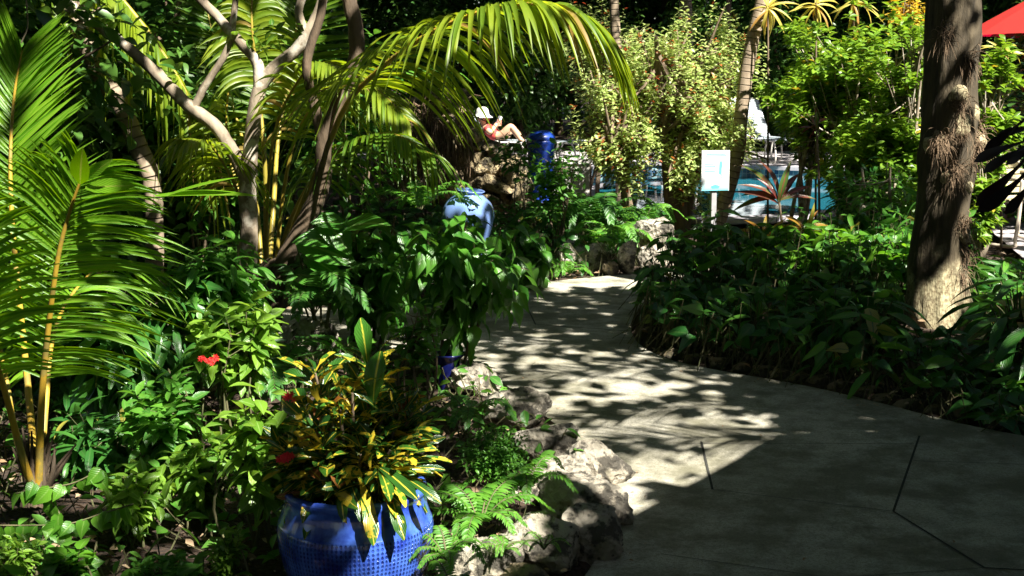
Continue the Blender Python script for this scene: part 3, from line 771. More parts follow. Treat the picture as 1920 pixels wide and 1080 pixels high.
# broad undivided tip leaflets
tb = MB()
for (a, b, w, up) in [((150, 345), (152, 282), .030, (0, -1, 0)), ((160, 352), (250, 345), .022, (0, -1, .4)), ((290, 368), (478, 352), .019, (0, -.4, 1)), ((300, 372), (440, 320), .013, (0, -.4, 1)), ((160, 335), (205, 300), .018, (0, -1, .2))]:
    A = np.array(P(*a, 4.0)); B = np.array(P(*b, 3.9)); L = np.linalg.norm(B - A)
    T = leafT([(0, .02), (.25, w * 3 / L * .3), (.55, w / L), (.85, w / L * .5), (1, 0)], .25, .08, 8)
    put(tb, T, A[None], (B - A)[None], np.array([L * 1.03]), np.array([up], float), .01)
lo = [o for o in COL.objects if o.name.startswith("young_coconut_palm")][0]
o = tb.build("tip_leaflet", M_coco, lo); o.location = -Vector(lo.location)
sh = MB()
g = np.random.RandomState(8)
for k in range(26):
    a = np.array(P(72 + g.normal(0, 9), 950, 4.3 + g.uniform(-.03, .05))); b = np.array(P(72 + g.normal(0, 26), 830 + g.uniform(-40, 40), 4.3))
    tube(sh, [a, (a + b) / 2 + V(g.normal(0, .01), 0, 0), b], [.014, .01, .003], 5, sub=6, cap=False)
o = sh.build("leaf_sheath", M_barkd, lo); o.location = -Vector(lo.location)

X1 = V(1, 0, 0)
palm("golden_palm_clump", "golden-stalked palm clump in the centre with one long frond arching over the path", (P(505, 560, 7.8).x, 7.8, 0), [
    dict(p=[(512, 560, 7.7), (556, 410, 7.5), (604, 300, 7.2), (648, 200, 6.9), (700, 140, 6.6), (780, 78, 6.3), (870, 32, 6.1), (965, 8, 6.0), (1050, 14, 6.0), (1115, 48, 6.0), (1155, 105, 6.0)], n=96, prof=lambda u: .60 * (1 - .66 * u), w=.015, t0=.34, droop=.95, fwd=.3, r=.02, pm=M_petiole, lm=M_cocoy, vee=.25),
    dict(p=[(500, 560, 8.2), (512, 400, 8.4), (522, 260, 8.8), (545, 130, 9), (560, 20, 9.1), (575, -80, 9.2)], n=46, L=.62, w=.015, plane=X1, t0=.45, droop=.14, fwd=.25, lm=M_cocod, r=.02),
    dict(p=[(494, 560, 8.2), (478, 360, 8.6), (440, 210, 9.0), (405, 90, 9.2), (380, -20, 9.3)], n=40, L=.5, w=.012, plane=X1, t0=.45, droop=.16, fwd=.2, lm=M_cocod, r=.016),
    dict(p=[(500, 560, 8.0), (497, 320, 8.0), (484, 160, 8.1), (472, 40, 8.1), (476, -70, 8.2)], n=44, L=.36, w=.016, plane=V(1, .3, 0), t0=.5, droop=.75, fwd=.4, lm=M_cocoy, r=.018),
    dict(p=[(508, 560, 7.8), (538, 430, 7.7), (590, 330, 7.5), (650, 275, 7.3), (730, 250, 7.1), (810, 290, 6.9)], n=40, L=.42, w=.012, t0=.35, droop=.9, fwd=.5, lm=M_cocod, r=.014),
    dict(p=[(496, 560, 7.9), (470, 430, 7.8), (432, 330, 7.6), (390, 270, 7.4), (340, 262, 7.3)], n=34, L=.38, w=.012, t0=.4, droop=.9, fwd=.5, lm=M_cocoy, r=.014),
    dict(p=[(512, 560, 7.9), (532, 360, 7.9), (562, 240, 7.8), (625, 160, 7.6), (700, 165, 7.4), (765, 225, 7.2)], n=44, L=.45, w=.012, t0=.35, droop=.8, fwd=.5, lm=M_cocoy, r=.014),
    dict(p=[(502, 560, 7.8), (500, 420, 7.8), (515, 250, 7.6), (560, 150, 7.4), (600, 120, 7.3), (650, 130, 7.1)], n=36, L=.4, w=.014, t0=.45, droop=.6, fwd=.6, lm=M_cocoy, r=.014),
    dict(p=[(498, 560, 8.1), (452, 380, 8.2), (425, 250, 8.3), (440, 120, 8.3), (500, 60, 8.3)], n=34, L=.4, w=.014, t0=.4, droop=.8, fwd=.4, lm=M_cocoy, r=.014),
], M_cocoy, M_petg)
palm("palm_tree", "palm with a yellow-green frond hanging from the top left corner", (P(-260, 600, 8.4).x, 8.4, 0), [
    dict(p=[(-260, 700, 8.4), (-200, 100, 8.4), (-60, -130, 8.4), (80, -90, 8.4), (190, -35, 8.4), (262, 40, 8.4), (318, 120, 8.4), (362, 200, 8.4), (392, 270, 8.4)], n=92, prof=lambda u: .55 * (1 - .45 * u) * (.8 + .4 * math.sin(u * 40)), w=.024, t0=.38, droop=1.0, fwd=.35, lm=M_cocoy, r=.03, vee=-.1),
    dict(p=[(-240, 700, 8.6), (-180, 60, 8.7), (-60, -160, 8.8), (20, -130, 8.8), (80, -60, 8.8), (110, 20, 8.8)], n=40, prof=lambda u: .5 * (1 - .5 * u), w=.015, t0=.5, droop=1.1, fwd=.3, lm=M_cocod, r=.02),
], M_cocoy, M_petg)

# ------------------------------------------------------------------ shrubs
def ell(n, c, r, pw=2.0, rng=RNG, zmin=None):
    d = nrm(rng.normal(0, 1, (n, 3))); u = rng.uniform(0, 1, n) ** (1 / pw)
    p = d * u[:, None] * V(*r) * (1 + .18 * np.sin(d[:, :1] * 5 + d[:, 2:] * 7))
    p = p + V(*c)
    if zmin is not None: p = p[p[:, 2] > zmin]
    return p
def shrub(name, label, cat, Y, px, top, bot, wpx, lm, T, size, n=200, k=7, ln=.12, grav=.25, group=None, stems=6, sm=None, sr=.012, depth=1.0, bottom_z=None, lean=0, pw=2.0, extra=None, gap=None, gq=.28, tw=6, seed=1, spread=1.0, basepx=None, upb=.5):
    rng = np.random.default_rng(abs(seed + int(px)))
    s = Y / FPX; c = P(px, (top + bot) / 2, Y); rx = wpx * s / 2; rz = (bot - top) * s / 2
    base = V(P(basepx or px, top, Y).x, Y, 0)
    t = thing(name, label, cat, tuple(base), group)
    tips = ell(n, tuple(c), (rx, rx * depth, rz), pw, rng, zmin=.02)
    if gap is not None:
        nv = np.array([mnoise.noise(Vector((q[0] * 3.1 + seed % 13, q[1] * 2.2, q[2] * 3.4))) for q in tips]); tips = tips[nv > min(gap, np.quantile(nv, gq))]
    dirs = nrm(tips - (base + V(0, 0, max(0, c.z - rz * 1.2)))) + V(lean, 0, upb)
    lb = MB(); sprigs(lb, T, tips, dirs, k, ln, size, grav, spread, rng); lb.build("foliage", lm, t)
    if extra:
        et, em, es, en = extra
        eb = MB(); idx = rng.choice(len(tips), min(en, len(tips)), replace=False); sprigs(eb, et, tips[idx] + V(0, -.01, .02), dirs[idx], 4, .03, es, 0, 1, rng); eb.build("young_foliage", em, t)
    sb = MB(); idx = rng.choice(len(tips), min(stems * tw, len(tips)), replace=False)
    mains = []
    for q in range(stems):
        a = base + V(rng.normal(0, .05), rng.normal(0, .05), -.03); b = np.array(c) + V(rng.uniform(-.6, .6) * rx, rng.uniform(-.6, .6) * rx * depth, rng.uniform(-.2, .9) * rz)
        m = (a + b) / 2 + V(rng.normal(0, .04), 0, 0); tube(sb, [a, m, b], [sr, sr * .8, sr * .4], 6, sub=12, rough=.05); mains.append((a, m, b))
    for j, i in enumerate(idx):
        a, m, b = mains[j % stems]; u = rng.uniform(.1, .9); s0 = m * (1 - u) + b * u
        mid = (s0 + tips[i]) / 2 + V(0, 0, -.02)
        tube(sb, [s0, mid, tips[i]], [sr * .4, sr * .3, sr * .15], 4, sub=7, cap=False)
    sb.build("stem", sm or M_twig, t); reloc(t); return t

shrub("pale_shrub", "tall pale yellow-green shrub with bronze tips, largest, right behind the sign", "shrub", 13.2, 1285, 18, 385, 290, M_lightshrub, L_small, .056, gap=.1, gq=.38, tw=40, n=3100, k=9, ln=.16, stems=4, sr=.058, sm=M_twig, extra=(L_small, M_bronze, .045, 90), pw=2.6)
shrub("pale_shrub", "looser pale shrub with dark forked trunk left of the tallest one", "shrub", 13.0, 1160, 105, 350, 190, M_lightshrub, L_small, .054, gap=.1, gq=.42, tw=40, n=1700, k=8, ln=.16, stems=3, sr=.055, sm=M_twig, extra=(L_small, M_bronze, .045, 25), basepx=1195, seed=4)
shrub("pale_shrub", "highest wisps of pale leaf left of the palm trunk, at the frond's tip", "shrub", 15.5, 1115, -30, 210, 150, M_lightshrub, L_small, .06, n=330, k=8, ln=.16, stems=4, sr=.02, seed=9, extra=(L_small, M_bronze, .05, 40))
sc_ = dict(T=L_oval, k=7, ln=.03, grav=.1, spread=1.2, gap=.1)
for (px, top, bot, w, Y, nn, lab, sd) in [
    (1590, 15, 330, 310, 12.0, 1300, "large bright green umbrella-leaf shrub between the cordyline and the shaggy trunk", 1),
    (1690, 40, 420, 180, 10.8, 700, "umbrella-leaf shrub pressed against the left side of the shaggy trunk", 2),
    (1515, 150, 320, 130, 12.5, 360, "darker lower umbrella-leaf shrub hiding the pool behind the cordyline", 3),
    (1858, 90, 330, 110, 10.4, 420, "sunlit lime-green shrub showing right of the shaggy trunk", 4),
    (1832, 300, 450, 80, 10.2, 300, "lower sunlit shrub between the shaggy trunk and the pool chair", 5)]:
    sc2 = dict(sc_); sc2['ln'] = .03
    shrub("umbrella_leaf_shrub", lab, "shrub", Y, px, top, bot, w, M_scheff, size=.08, tw=16, gq=.36, n=int(nn * 1.25), stems=6, sr=.022, sm=M_barkg, seed=sd, group=None, **sc2)
shrub("dark_shrub", "dim shrub with crooked pale stems below the umbrella-leaf shrubs, left of the trunk", "shrub", 10.2, 1640, 300, 450, 190, M_mid, L_small, .07, n=170, k=6, ln=.12, stems=8, sr=.022, sm=M_barkg, seed=7)
shrub("umbrella_leaf_shrub", "shaded lower skirt of umbrella leaves hiding the pool's right end", "shrub", 10.9, 1650, 230, 420, 230, M_scheff, T=L_oval, size=.09, n=420, k=7, ln=.03, grav=.2, spread=1.2, stems=6, sr=.02, sm=M_barkg, seed=71)
shrub("dark_shrub", "dark thin-leaved shrub in front of the pool beneath the umbrella-leaf shrub", "shrub", 10.4, 1610, 310, 430, 110, M_dark, L_lance, .13, n=70, k=6, ln=.12, stems=6, sr=.012, sm=M_barkg, seed=72)
# central drooping bushes
shrub("drooping_bush", "dark drooping-leaf bush growing from the small dark blue pot beside the path", "bush", 6.4, 880, 375, 610, 280, M_droop, L_drip, .14, n=72, gap=.1, k=6, ln=.16, grav=1.1, stems=5, sr=.010, sm=M_barkd, seed=11, basepx=848, depth=.7)
shrub("drooping_bush", "large shaded bush with pointed leaves between the dark trunk and the blue vase", "bush", 7.3, 700, 385, 575, 270, M_droop, L_drip, .14, n=95, k=6, ln=.16, grav=.9, stems=6, sr=.012, sm=M_barkd, seed=12, depth=.8)
shrub("leafy_bush", "low bush with small leaves in front of the shaded path, behind the croton", "bush", 5.9, 785, 570, 660, 110, M_mid, L_oval, .055, n=45, k=6, ln=.12, grav=.4, stems=6, sr=.006, seed=13)
shrub("leafy_bush", "thin-stemmed leafy plant beside the white post and the blue bin", "bush", 10.8, 1040, 262, 400, 120, M_mid, L_oval, .075, n=95, k=6, ln=.14, grav=.4, stems=5, sr=.01, seed=14)
shrub("drooping_bush", "drooping leafy bush overhanging the far path edge right of the blue vase", "bush", 9.4, 985, 410, 520, 110, M_droop, L_drip, .15, n=70, k=6, ln=.12, grav=1.2, stems=4, sr=.01, seed=15)
shrub("leafy_bush", "small glossy bush whose leaves screen the lower half of the tall blue vase", "bush", 9.6, 855, 395, 500, 110, M_mid, L_drip, .13, n=42, k=6, ln=.1, grav=.8, stems=4, sr=.008, seed=16)
shrub("leafy_bush", "thin leafy plant screening the foot of the lounger above the boulder mound", "bush", 12.4, 975, 235, 330, 90, M_mid, L_oval, .08, n=34, k=6, ln=.12, grav=.4, stems=4, sr=.008, seed=17)
shrub("leafy_shrub", "mid-green shrub filling the shade between the leaning trunk and the pale forked tree", "shrub", 9.3, 360, 60, 420, 260, M_mid, L_oval, .11, n=170, gap=.1, k=6, ln=.16, grav=.4, stems=6, sr=.012, seed=18)
shrub("leafy_shrub", "mid-green shrub high in the dappled shade at the top left corner", "shrub", 8.8, 90, -60, 330, 300, M_mid, L_oval, .10, n=190, gap=.1, k=6, ln=.16, grav=.4, stems=6, sr=.012, seed=19)
shrub("leafy_shrub", "loose green shrub in dappled shade behind the dark crooked trunk", "shrub", 10.6, 660, 60, 400, 240, M_mid, L_oval, .11, n=170, gap=.1, k=6, ln=.16, grav=.4, stems=6, sr=.012, seed=20)
# left bed
LB = [
 (5.5, 250, 480, 760, 230, M_dark, L_lance, .20, 150, .9, "tall dark lance-leaved shrub filling the shade right of the coconut palm"),
 (5.6, 400, 430, 600, 190, M_mid, L_lance, .15, 110, .8, "lance-leaved shrub in front of the pale forked tree"),
 (5.0, 440, 560, 700, 150, M_penta, L_oval, .10, 85, .35, "pale green sunlit shrub below the forked tree, left of the croton"),
 (4.7, 330, 700, 870, 190, M_mid, L_oval, .085, 120, .4, "dense medium-green shrub left of the red-flowered plant"),
 (4.4, 380, 820, 930, 150, M_penta, L_oval, .075, 80, .4, "low bright shrub just left of the blue ribbed pot's rim"),
 (4.9, 190, 740, 900, 170, M_dark, L_lance, .14, 90, .7, "dim lance-leaved clump beside the coconut stalks"),
 (4.15, 240, 880, 960, 170, M_penta, L_oval, .075, 60, .5, "sprawling low shrub with drooping leaves right of the coconut stalks"),
 (6.2, 110, 500, 820, 240, M_dark, L_oval, .12, 150, .5, "dark shrub behind the coconut palm fronds at the left edge"),
 (6.6, 380, 560, 760, 200, M_mid, L_oval, .09, 110, .4, "mid-height shrub behind the pale sunlit shrub on the left"),
 (3.75, 430, 985, 1090, 90, M_penta, L_small, .034, 130, .2, "small round-leaved herb at the bottom left of the blue pot"),
 (3.8, 25, 1010, 1080, 100, M_penta, L_small, .04, 90, .3, "small-leaved herb in the bottom left corner"),
 (3.7, 130, 1035, 1090, 110, M_vine, L_heart, .07, 30, .3, "round-leaved seedling at the bottom edge on the left"),
 (3.7, 300, 1050, 1120, 150, M_mid, L_small, .045, 110, .3, "low dark herb at the bottom edge left of the pot"),
]
for (Y, px, top, bot, w, lm, T, size, n, gv, lab) in LB:
    shrub("leafy_shrub" if size > .05 else "small_herb", lab, "shrub" if size > .05 else "herb", Y, px, top, bot, w, lm, T, size * .86, n=int(n * 1.55), gap=.0, k=6, ln=max(.05, size * 1.2), grav=gv, stems=6, sr=.006 if Y < 5.2 else .009, sm=M_stem, seed=int(px))
# red-flowered shrub
pt = shrub("red_flowered_shrub", "lime-green shrub with small red star-flower clusters beside the croton", "shrub", 4.2, 495, 690, 920, 150, M_penta, L_oval, .085, n=105, gap=-.1, k=6, ln=.1, grav=.45, stems=6, sr=.006, sm=M_stem, seed=33)
pet = leafT([(0, .06), (.5, .22), (1, .05)], .1, .1, 2)
for (px, py) in [(537, 852), (528, 862), (546, 858), (392, 678), (380, 672), (402, 672), (543, 742)]:
    fb = MB(); c = np.array(P(px, py, 3.62 if px > 500 else 4.4)); m = 9
    cc = c + RNG.normal(0, .008, (m, 3)) * V(1, 1, .5); pos = np.repeat(cc, 5, 0); a = np.tile(np.arange(5) * 1.2566, m)
    D = np.stack([np.cos(a), np.full(len(a), -.4), np.sin(a)], 1); put(fb, pet, pos, D, np.full(len(a), .010), np.tile(V(0, -1, .5), (len(a), 1)), .1)
    o = fb.build("flower_cluster", M_petal, pt); o.location = -Vector(pt.location)
# heart-leaved vine bottom left
vn = thing("heart_leaved_vine", "trailing vine with sunlit heart-shaped leaves across the coconut palm's foot", "vine", tuple(P(60, 1000, 3.9)))
mb = MB(); lb = MB()
for pts in [[(-20, 985), (60, 985), (130, 982), (200, 960), (250, 945)], [(30, 925), (90, 915), (140, 905), (190, 880)], [(60, 900), (110, 960), (120, 1010)]]:
    q = spline([np.array(P(a, b, 3.9)) for a, b in pts], 26); tube(mb, q, .003, 5); idx = np.arange(1, 26, 2)
    D = RNG.normal(0, .5, (len(idx), 3)) + V(0, -.35, -.9); put(lb, L_heart, q[idx], D, RNG.uniform(.05, .078, len(idx)), np.tile(V(0, -1, .6), (len(idx), 1)), .35)
mb.build("stem", M_stem, vn); lb.build("foliage", M_vine, vn); reloc(vn)
vn = thing("dangling_vine", "thin pale vine dangling one round leaf at the top left corner", "vine", tuple(P(45, 40, 5)))
mb = MB(); tube(mb, [np.array(P(a, b, 5)) for a, b in [(46, -60), (50, 10), (52, 50), (40, 80)]], .003, 5, sub=14); mb.build("stem", M_barkg, vn)
lb = MB(); put(lb, L_heart, np.array([P(44, 80, 5)]), V(-.8, -.2, -.25)[None], np.array([.05]), V(0, -1, .4)[None], .01); lb.build("foliage", M_vine, vn); reloc(vn)

# big-leaved plant
def rosette(name, label, cat, base, leaves, lm, T, stemr=.006, sm=None, z0=0, group=None):
    """leaves: list of (start point, end point, up vector); base: location on the ground"""
    t = thing(name, label, cat, tuple(base), group); lb = MB(); sb = MB()
    for (a, b, up) in leaves:
        a = np.array(a, float); b = np.array(b, float); L = np.linalg.norm(b - a)
        put(lb, T, a[None], (b - a)[None], np.array([L]), np.array([up], float), .12)
        bb = V(*base) + V(0, 0, z0); m = bb * .5 + a * .5 + V(0, 0, .06)
        tube(sb, [bb, m, a], [stemr * 1.4, stemr, stemr * .8], 6, sub=9, cap=False)
    lb.build("foliage", lm, t); sb.build("stem", sm or M_stem, t); reloc(t); return t
L7 = lambda a, b, Y=7.0, dy=-.15: (P(*a, Y), P(*b, Y + dy))
rosette("broad_leaved_plant", "plant with huge broad sunlit leaves right of the dark crooked trunk", "plant", (P(600, 560, 7).x, 7.0, 0),
        [(*L7((640, 450), (552, 436)), (.2, -1, 1.2)), (*L7((600, 400), (662, 470)), (0, -1, .7)), (*L7((555, 455), (672, 475)), (0, -1, 1.0)), (*L7((570, 480), (640, 505)), (0, -.8, 1)),
         (*L7((640, 430), (720, 395)), (0, -.8, 1)), (*L7((545, 515), (640, 512)), (0, -.8, 1)), (*L7((650, 420), (590, 405)), (0, -1, .8)), (*L7((600, 440), (620, 395), dy=.1), (0, -1, .5))], M_bigleaf, L_bigoval)

def ferns(name, label, px, py, Y, nf, L, lm, group=None, spread=1.0, seed=0, w=.010, z=None, tilt=(0, 0), pl=.28):
    rng = np.random.default_rng(abs(seed + int(px * 7 + py))); c = P(px, py, Y)
    if z is not None: c.z = z
    t = thing(name, label, "fern", (c.x, c.y, c.z), group); lb = MB(); sb = MB()
    for k in range(nf):
        a = 6.283 * k / nf + rng.uniform(-.3, .3); l = L * rng.uniform(.7, 1.15); d = V(math.cos(a) * spread + tilt[0], math.sin(a) * spread + tilt[1], 0); e = rng.uniform(.5, 1.0)
        c0 = np.array(c); pts = [c0, c0 + d * l * .3 + V(0, 0, l * .45 * e), c0 + d * l * .7 + V(0, 0, l * .55 * e), c0 + d * l * 1.0 + V(0, 0, l * .25 * e)]
        frond(lb, sb, pts, 24, lambda u: l * pl * (1 - .75 * u) * (.6 + .4 * min(1, u * 5)), w * l / .4, .25, .25, None, .003, .12, int(rng.integers(1e6)), 3, vee=.1)
    lb.build("fronds", lm, t); sb.build("stalks", M_stem, t); reloc(t); return t
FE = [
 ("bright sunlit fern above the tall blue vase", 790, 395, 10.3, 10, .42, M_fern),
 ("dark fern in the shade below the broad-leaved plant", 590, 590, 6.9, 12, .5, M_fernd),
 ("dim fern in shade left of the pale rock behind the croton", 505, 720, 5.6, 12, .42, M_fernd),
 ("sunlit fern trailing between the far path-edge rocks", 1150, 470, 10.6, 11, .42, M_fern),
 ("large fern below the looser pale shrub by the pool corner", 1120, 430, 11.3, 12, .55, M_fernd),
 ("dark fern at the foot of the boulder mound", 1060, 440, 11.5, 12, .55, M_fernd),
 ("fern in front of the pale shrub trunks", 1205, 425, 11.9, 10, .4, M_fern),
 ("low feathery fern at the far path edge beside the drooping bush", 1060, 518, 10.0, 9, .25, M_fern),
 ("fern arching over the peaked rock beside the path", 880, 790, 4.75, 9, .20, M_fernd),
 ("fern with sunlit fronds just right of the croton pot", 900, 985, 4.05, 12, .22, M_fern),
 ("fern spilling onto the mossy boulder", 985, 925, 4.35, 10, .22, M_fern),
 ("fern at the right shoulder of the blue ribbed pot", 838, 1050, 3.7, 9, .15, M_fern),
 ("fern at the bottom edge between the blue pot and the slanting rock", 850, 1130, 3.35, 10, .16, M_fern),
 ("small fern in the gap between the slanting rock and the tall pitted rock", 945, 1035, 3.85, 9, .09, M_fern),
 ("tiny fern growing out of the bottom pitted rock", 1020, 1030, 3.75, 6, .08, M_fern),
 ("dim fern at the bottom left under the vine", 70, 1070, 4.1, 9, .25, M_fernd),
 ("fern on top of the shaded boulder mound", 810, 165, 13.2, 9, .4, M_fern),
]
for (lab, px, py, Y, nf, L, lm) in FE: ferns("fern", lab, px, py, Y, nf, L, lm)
shrub("feathery_plant", "fine feathery dark green plant between the croton and the brown-sided rock", "plant", 4.35, 925, 800, 890, 140, M_mid, L_small, .018, n=420, k=9, ln=.05, grav=0, stems=10, sr=.002, sm=M_stem, seed=51)

# ------------------------------------------------------------------ glazed pots
def glaze(name, dark, light, rows, cols, brown=None):
    m, n, l, b = newmat(name)
    tc = n.new("ShaderNodeTexCoord"); s = n.new("ShaderNodeSeparateXYZ"); l.new(tc.outputs["Object"], s.inputs[0])
    at = N(n, "ShaderNodeMath", operation='ARCTAN2'); l.new(s.outputs[1], at.inputs[0]); l.new(s.outputs[0], at.inputs[1])
    k0 = N(n, "ShaderNodeMath", operation='MULTIPLY'); l.new(at.outputs[0], k0.inputs[0]); k0.inputs[1].default_value = cols
    k = N(n, "ShaderNodeMath", operation='MULTIPLY_ADD'); l.new(noise_t(n, l, 14, 3), k.inputs[0]); k.inputs[1].default_value = 5.0; l.new(k0.outputs[0], k.inputs[2])
    z = N(n, "ShaderNodeMath", operation='MULTIPLY'); l.new(s.outputs[2], z.inputs[0]); z.inputs[1].default_value = rows
    w = noise_t(n, l, 9, 2)
    z2 = N(n, "ShaderNodeMath", operation='MULTIPLY_ADD'); l.new(w, z2.inputs[0]); z2.inputs[1].default_value = 7.0; l.new(z.outputs[0], z2.inputs[2])
    s1 = N(n, "ShaderNodeMath", operation='SINE'); l.new(k.outputs[0], s1.inputs[0]); s2 = N(n, "ShaderNodeMath", operation='SINE'); l.new(z2.outputs[0], s2.inputs[0])
    mu = N(n, "ShaderNodeMath", operation='MULTIPLY_ADD'); l.new(s2.outputs[0], mu.inputs[0]); mu.inputs[1].default_value = .6; l.new(s1.outputs[0], mu.inputs[2])
    rg = ramp(n, l, mu.outputs[0], (.0, 0), (.9, 1))
    mk = ramp(n, l, s.outputs[2], (rows and .0, 0), (1, 1)) if False else None
    # pattern only below the plain collar
    lim = N(n, "ShaderNodeMath", operation='LESS_THAN'); l.new(s.outputs[2], lim.inputs[0]); lim.inputs[1].default_value = .268
    pm = N(n, "ShaderNodeMath", operation='MULTIPLY'); l.new(rg, pm.inputs[0]); l.new(lim.outputs[0], pm.inputs[1])
    nz = noise_t(n, l, 11, 5, .65)
    base = mixc(n, l, ramp(n, l, nz, (.35, 0), (.7, 1)), dark, light); w3 = noise_t(n, l, 30, 3)
    pm2 = N(n, 'ShaderNodeMath', operation='MULTIPLY'); l.new(pm.outputs[0], pm2.inputs[0]); l.new(ramp(n, l, w3, (.3, .25), (.7, 1)), pm2.inputs[1])
    col = mixc(n, l, pm2.outputs[0], base, tuple(x * .5 for x in dark))
    if brown:
        r = ramp(n, l, noise_t(n, l, 5, 4), (.66, 0), (.74, .8)); col = mixc(n, l, r, col, brown)
    l.new(col, b.inputs["Base Color"]); b.inputs["Roughness"].default_value = .17; b.inputs["Coat Weight"].default_value = .4; b.inputs["Coat Roughness"].default_value = .08
    inv = N(n, "ShaderNodeMath", operation='MULTIPLY'); l.new(pm.outputs[0], inv.inputs[0]); inv.inputs[1].default_value = -1
    ad = N(n, "ShaderNodeMath", operation='MULTIPLY_ADD'); l.new(nz, ad.inputs[0]); ad.inputs[1].default_value = .4; l.new(inv.outputs[0], ad.inputs[2])
    bump(n, l, b, ad.outputs[0], .75, .006)
    return m
YP = 3.80; pc = P(666, 940, YP); zr = .375
pot = thing("glazed_pot", "large bright blue dimpled glazed pot holding the croton at the bottom", "pot", (pc.x, YP, zr - .375))
prof = [(0, 0), (.15, 0), (.165, .01), (.19, .07), (.216, .14), (.229, .20), (.232, .245), (.228, .268), (.2255, .272), (.221, .284), (.214, .306), (.209, .33), (.2085, .345), (.2135, .356), (.2145, .366), (.209, .374), (.197, .375), (.19, .368), (.188, .35), (.188, .31), (0, .31)]
pa = []
for i in range(len(prof) - 1):
    for u in (0, .34, .67): pa.append((prof[i][0] * (1 - u) + prof[i + 1][0] * u, prof[i][1] * (1 - u) + prof[i + 1][1] * u))
mb = MB(); lathe(mb, pa[:-6], 96); mb.build("vessel", glaze("blue_glaze", (.008, .02, .22), (.07, .17, .66), 480, 112, (.14, .06, .12)), pot)
mb = MB(); lathe(mb, [(.001, .0), (.187, .0)], 40, (0, 0, .335)); mb.build("soil", M_soil, pot)
# croton
L_spat = leafT([(0, .015), (.2, .04), (.45, .11), (.75, .17), (.92, .13), (1, .03)], .5, .35, 9, .02)
ct = thing("croton_plant", "bushy yellow and green croton with curling leaves in the blue ribbed pot", "plant", (pc.x, YP, .34))
lb = MB(); sb = MB(); rng = np.random.default_rng(21); c0 = V(pc.x, YP, .33)
nst = 34
for k in range(nst):
    a = k * 2.399; rr_ = .02 + .055 * math.sqrt(k / nst); h = rng.uniform(.14, .40) * (1.1 - .55 * k / nst)
    b0 = c0 + V(math.cos(a) * rr_, math.sin(a) * rr_, 0); tp = c0 + V(math.cos(a) * rr_ * 2.8, math.sin(a) * rr_ * 2.4, h)
    tube(sb, [b0, (b0 + tp) / 2 + V(0, 0, .02), tp], [.007, .006, .004], 6, sub=8)
    m = 27; u = np.linspace(.1, 1, m); pos = b0 * (1 - u[:, None]) + tp * u[:, None]; az = np.arange(m) * 2.4 + rng.uniform(0, 6)
    out = np.stack([np.cos(az), np.sin(az), np.zeros(m)], 1)
    D = out + V(0, 0, 1) * (u[:, None] * 1.7 - .55 + rng.normal(0, .2, (m, 1))) + nrm(tp - c0)[None] * .45
    put(lb, L_croton if k % 4 else L_spat, pos, D, rng.uniform(.10, .175, m) * (1.1 - .3 * u), None, .55, rng)
for (ax, ay, bx, by, dy) in [(640, 900, 636, 952, -.24), (668, 880, 698, 985, -.27), (720, 885, 738, 982, -.26), (650, 880, 664, 965, -.25), (745, 890, 800, 935, -.2), (700, 880, 735, 905, -.26), (600, 885, 570, 900, -.2), (760, 880, 823, 885, -.12), (690, 870, 745, 912, -.27), (615, 905, 628, 950, -.24)]:
    A = np.array(P(ax, ay, YP - .1)); B = np.array(P(bx, by, YP + dy)); put(lb, L_croton, A[None], (B - A)[None] + V(0, 0, .3 * np.linalg.norm(B - A)), np.array([np.linalg.norm(B - A) * 1.15]), V(0, -1, 1)[None], .25, rng)
ub = MB()
for (ax, ay, bx, by) in [(700, 780, 694, 672), (690, 690, 680, 610)]:
    A = np.array(P(ax, ay, YP - .05)); B = np.array(P(bx, by, YP - .12)); put(ub, L_spat, A[None], (B - A)[None], np.array([np.linalg.norm(B - A)]), V(0, -1, .4)[None], .15, rng)
lb.build("foliage", M_croton, ct); ub.build("upright_foliage", leafmat("croton_green_leaf", (.03, .12, .012), (.05, .17, .02), .22, .3, mid=(.45, .45, .05), spot=((.45, .40, .04), 20.0, .93)), ct); sb.build("stem", M_twig, ct); reloc(ct)
# small dark pot under the drooping bush
c = P(842, 700, 6.4); sp2 = thing("glazed_pot", "small dark cobalt pot with a flared rim beside the path, under the drooping bush", "pot", (c.x, 6.4, 0))
zt = P(842, 662, 6.4).z
mb = MB(); lathe(mb, [(0, 0), (.05, 0), (.052, .01), (.062, zt * .4), (.056, zt * .75), (.06, zt * .88), (.082, zt * .97), (.084, zt), (.074, zt), (.052, zt * .88), (0, zt * .85)], 40); mb.build("vessel", plain("cobalt_glaze", (.01, .015, .13), .12, nz=9, coat=.5), sp2)
# tall blue vase
c = P(868, 440, 10.5); tv = thing("tall_vase", "tall pale blue glazed vase standing among leaves before the boulder mound", "vase", (c.x, 10.5, 0))
zt = P(868, 362, 10.5).z + .03
pr = [(0, 0), (.10, 0), (.11, .015), (.15, zt * .22), (.195, zt * .5), (.21, zt * .68), (.18, zt * .84), (.12, zt * .93), (.10, zt * .965), (.115, zt), (.10, zt), (.085, zt * .95), (0, zt * .9)]
mb = MB(); lathe(mb, [tuple(x) for x in spline([(a, b, 0) for a, b in pr], 60)[:, :2]], 56); mb.build("vessel", plain("pale_blue_glaze", (.16, .26, .55), .12, nz=8, coat=.6), tv)
tv.rotation_euler = (.06, .1, 0)

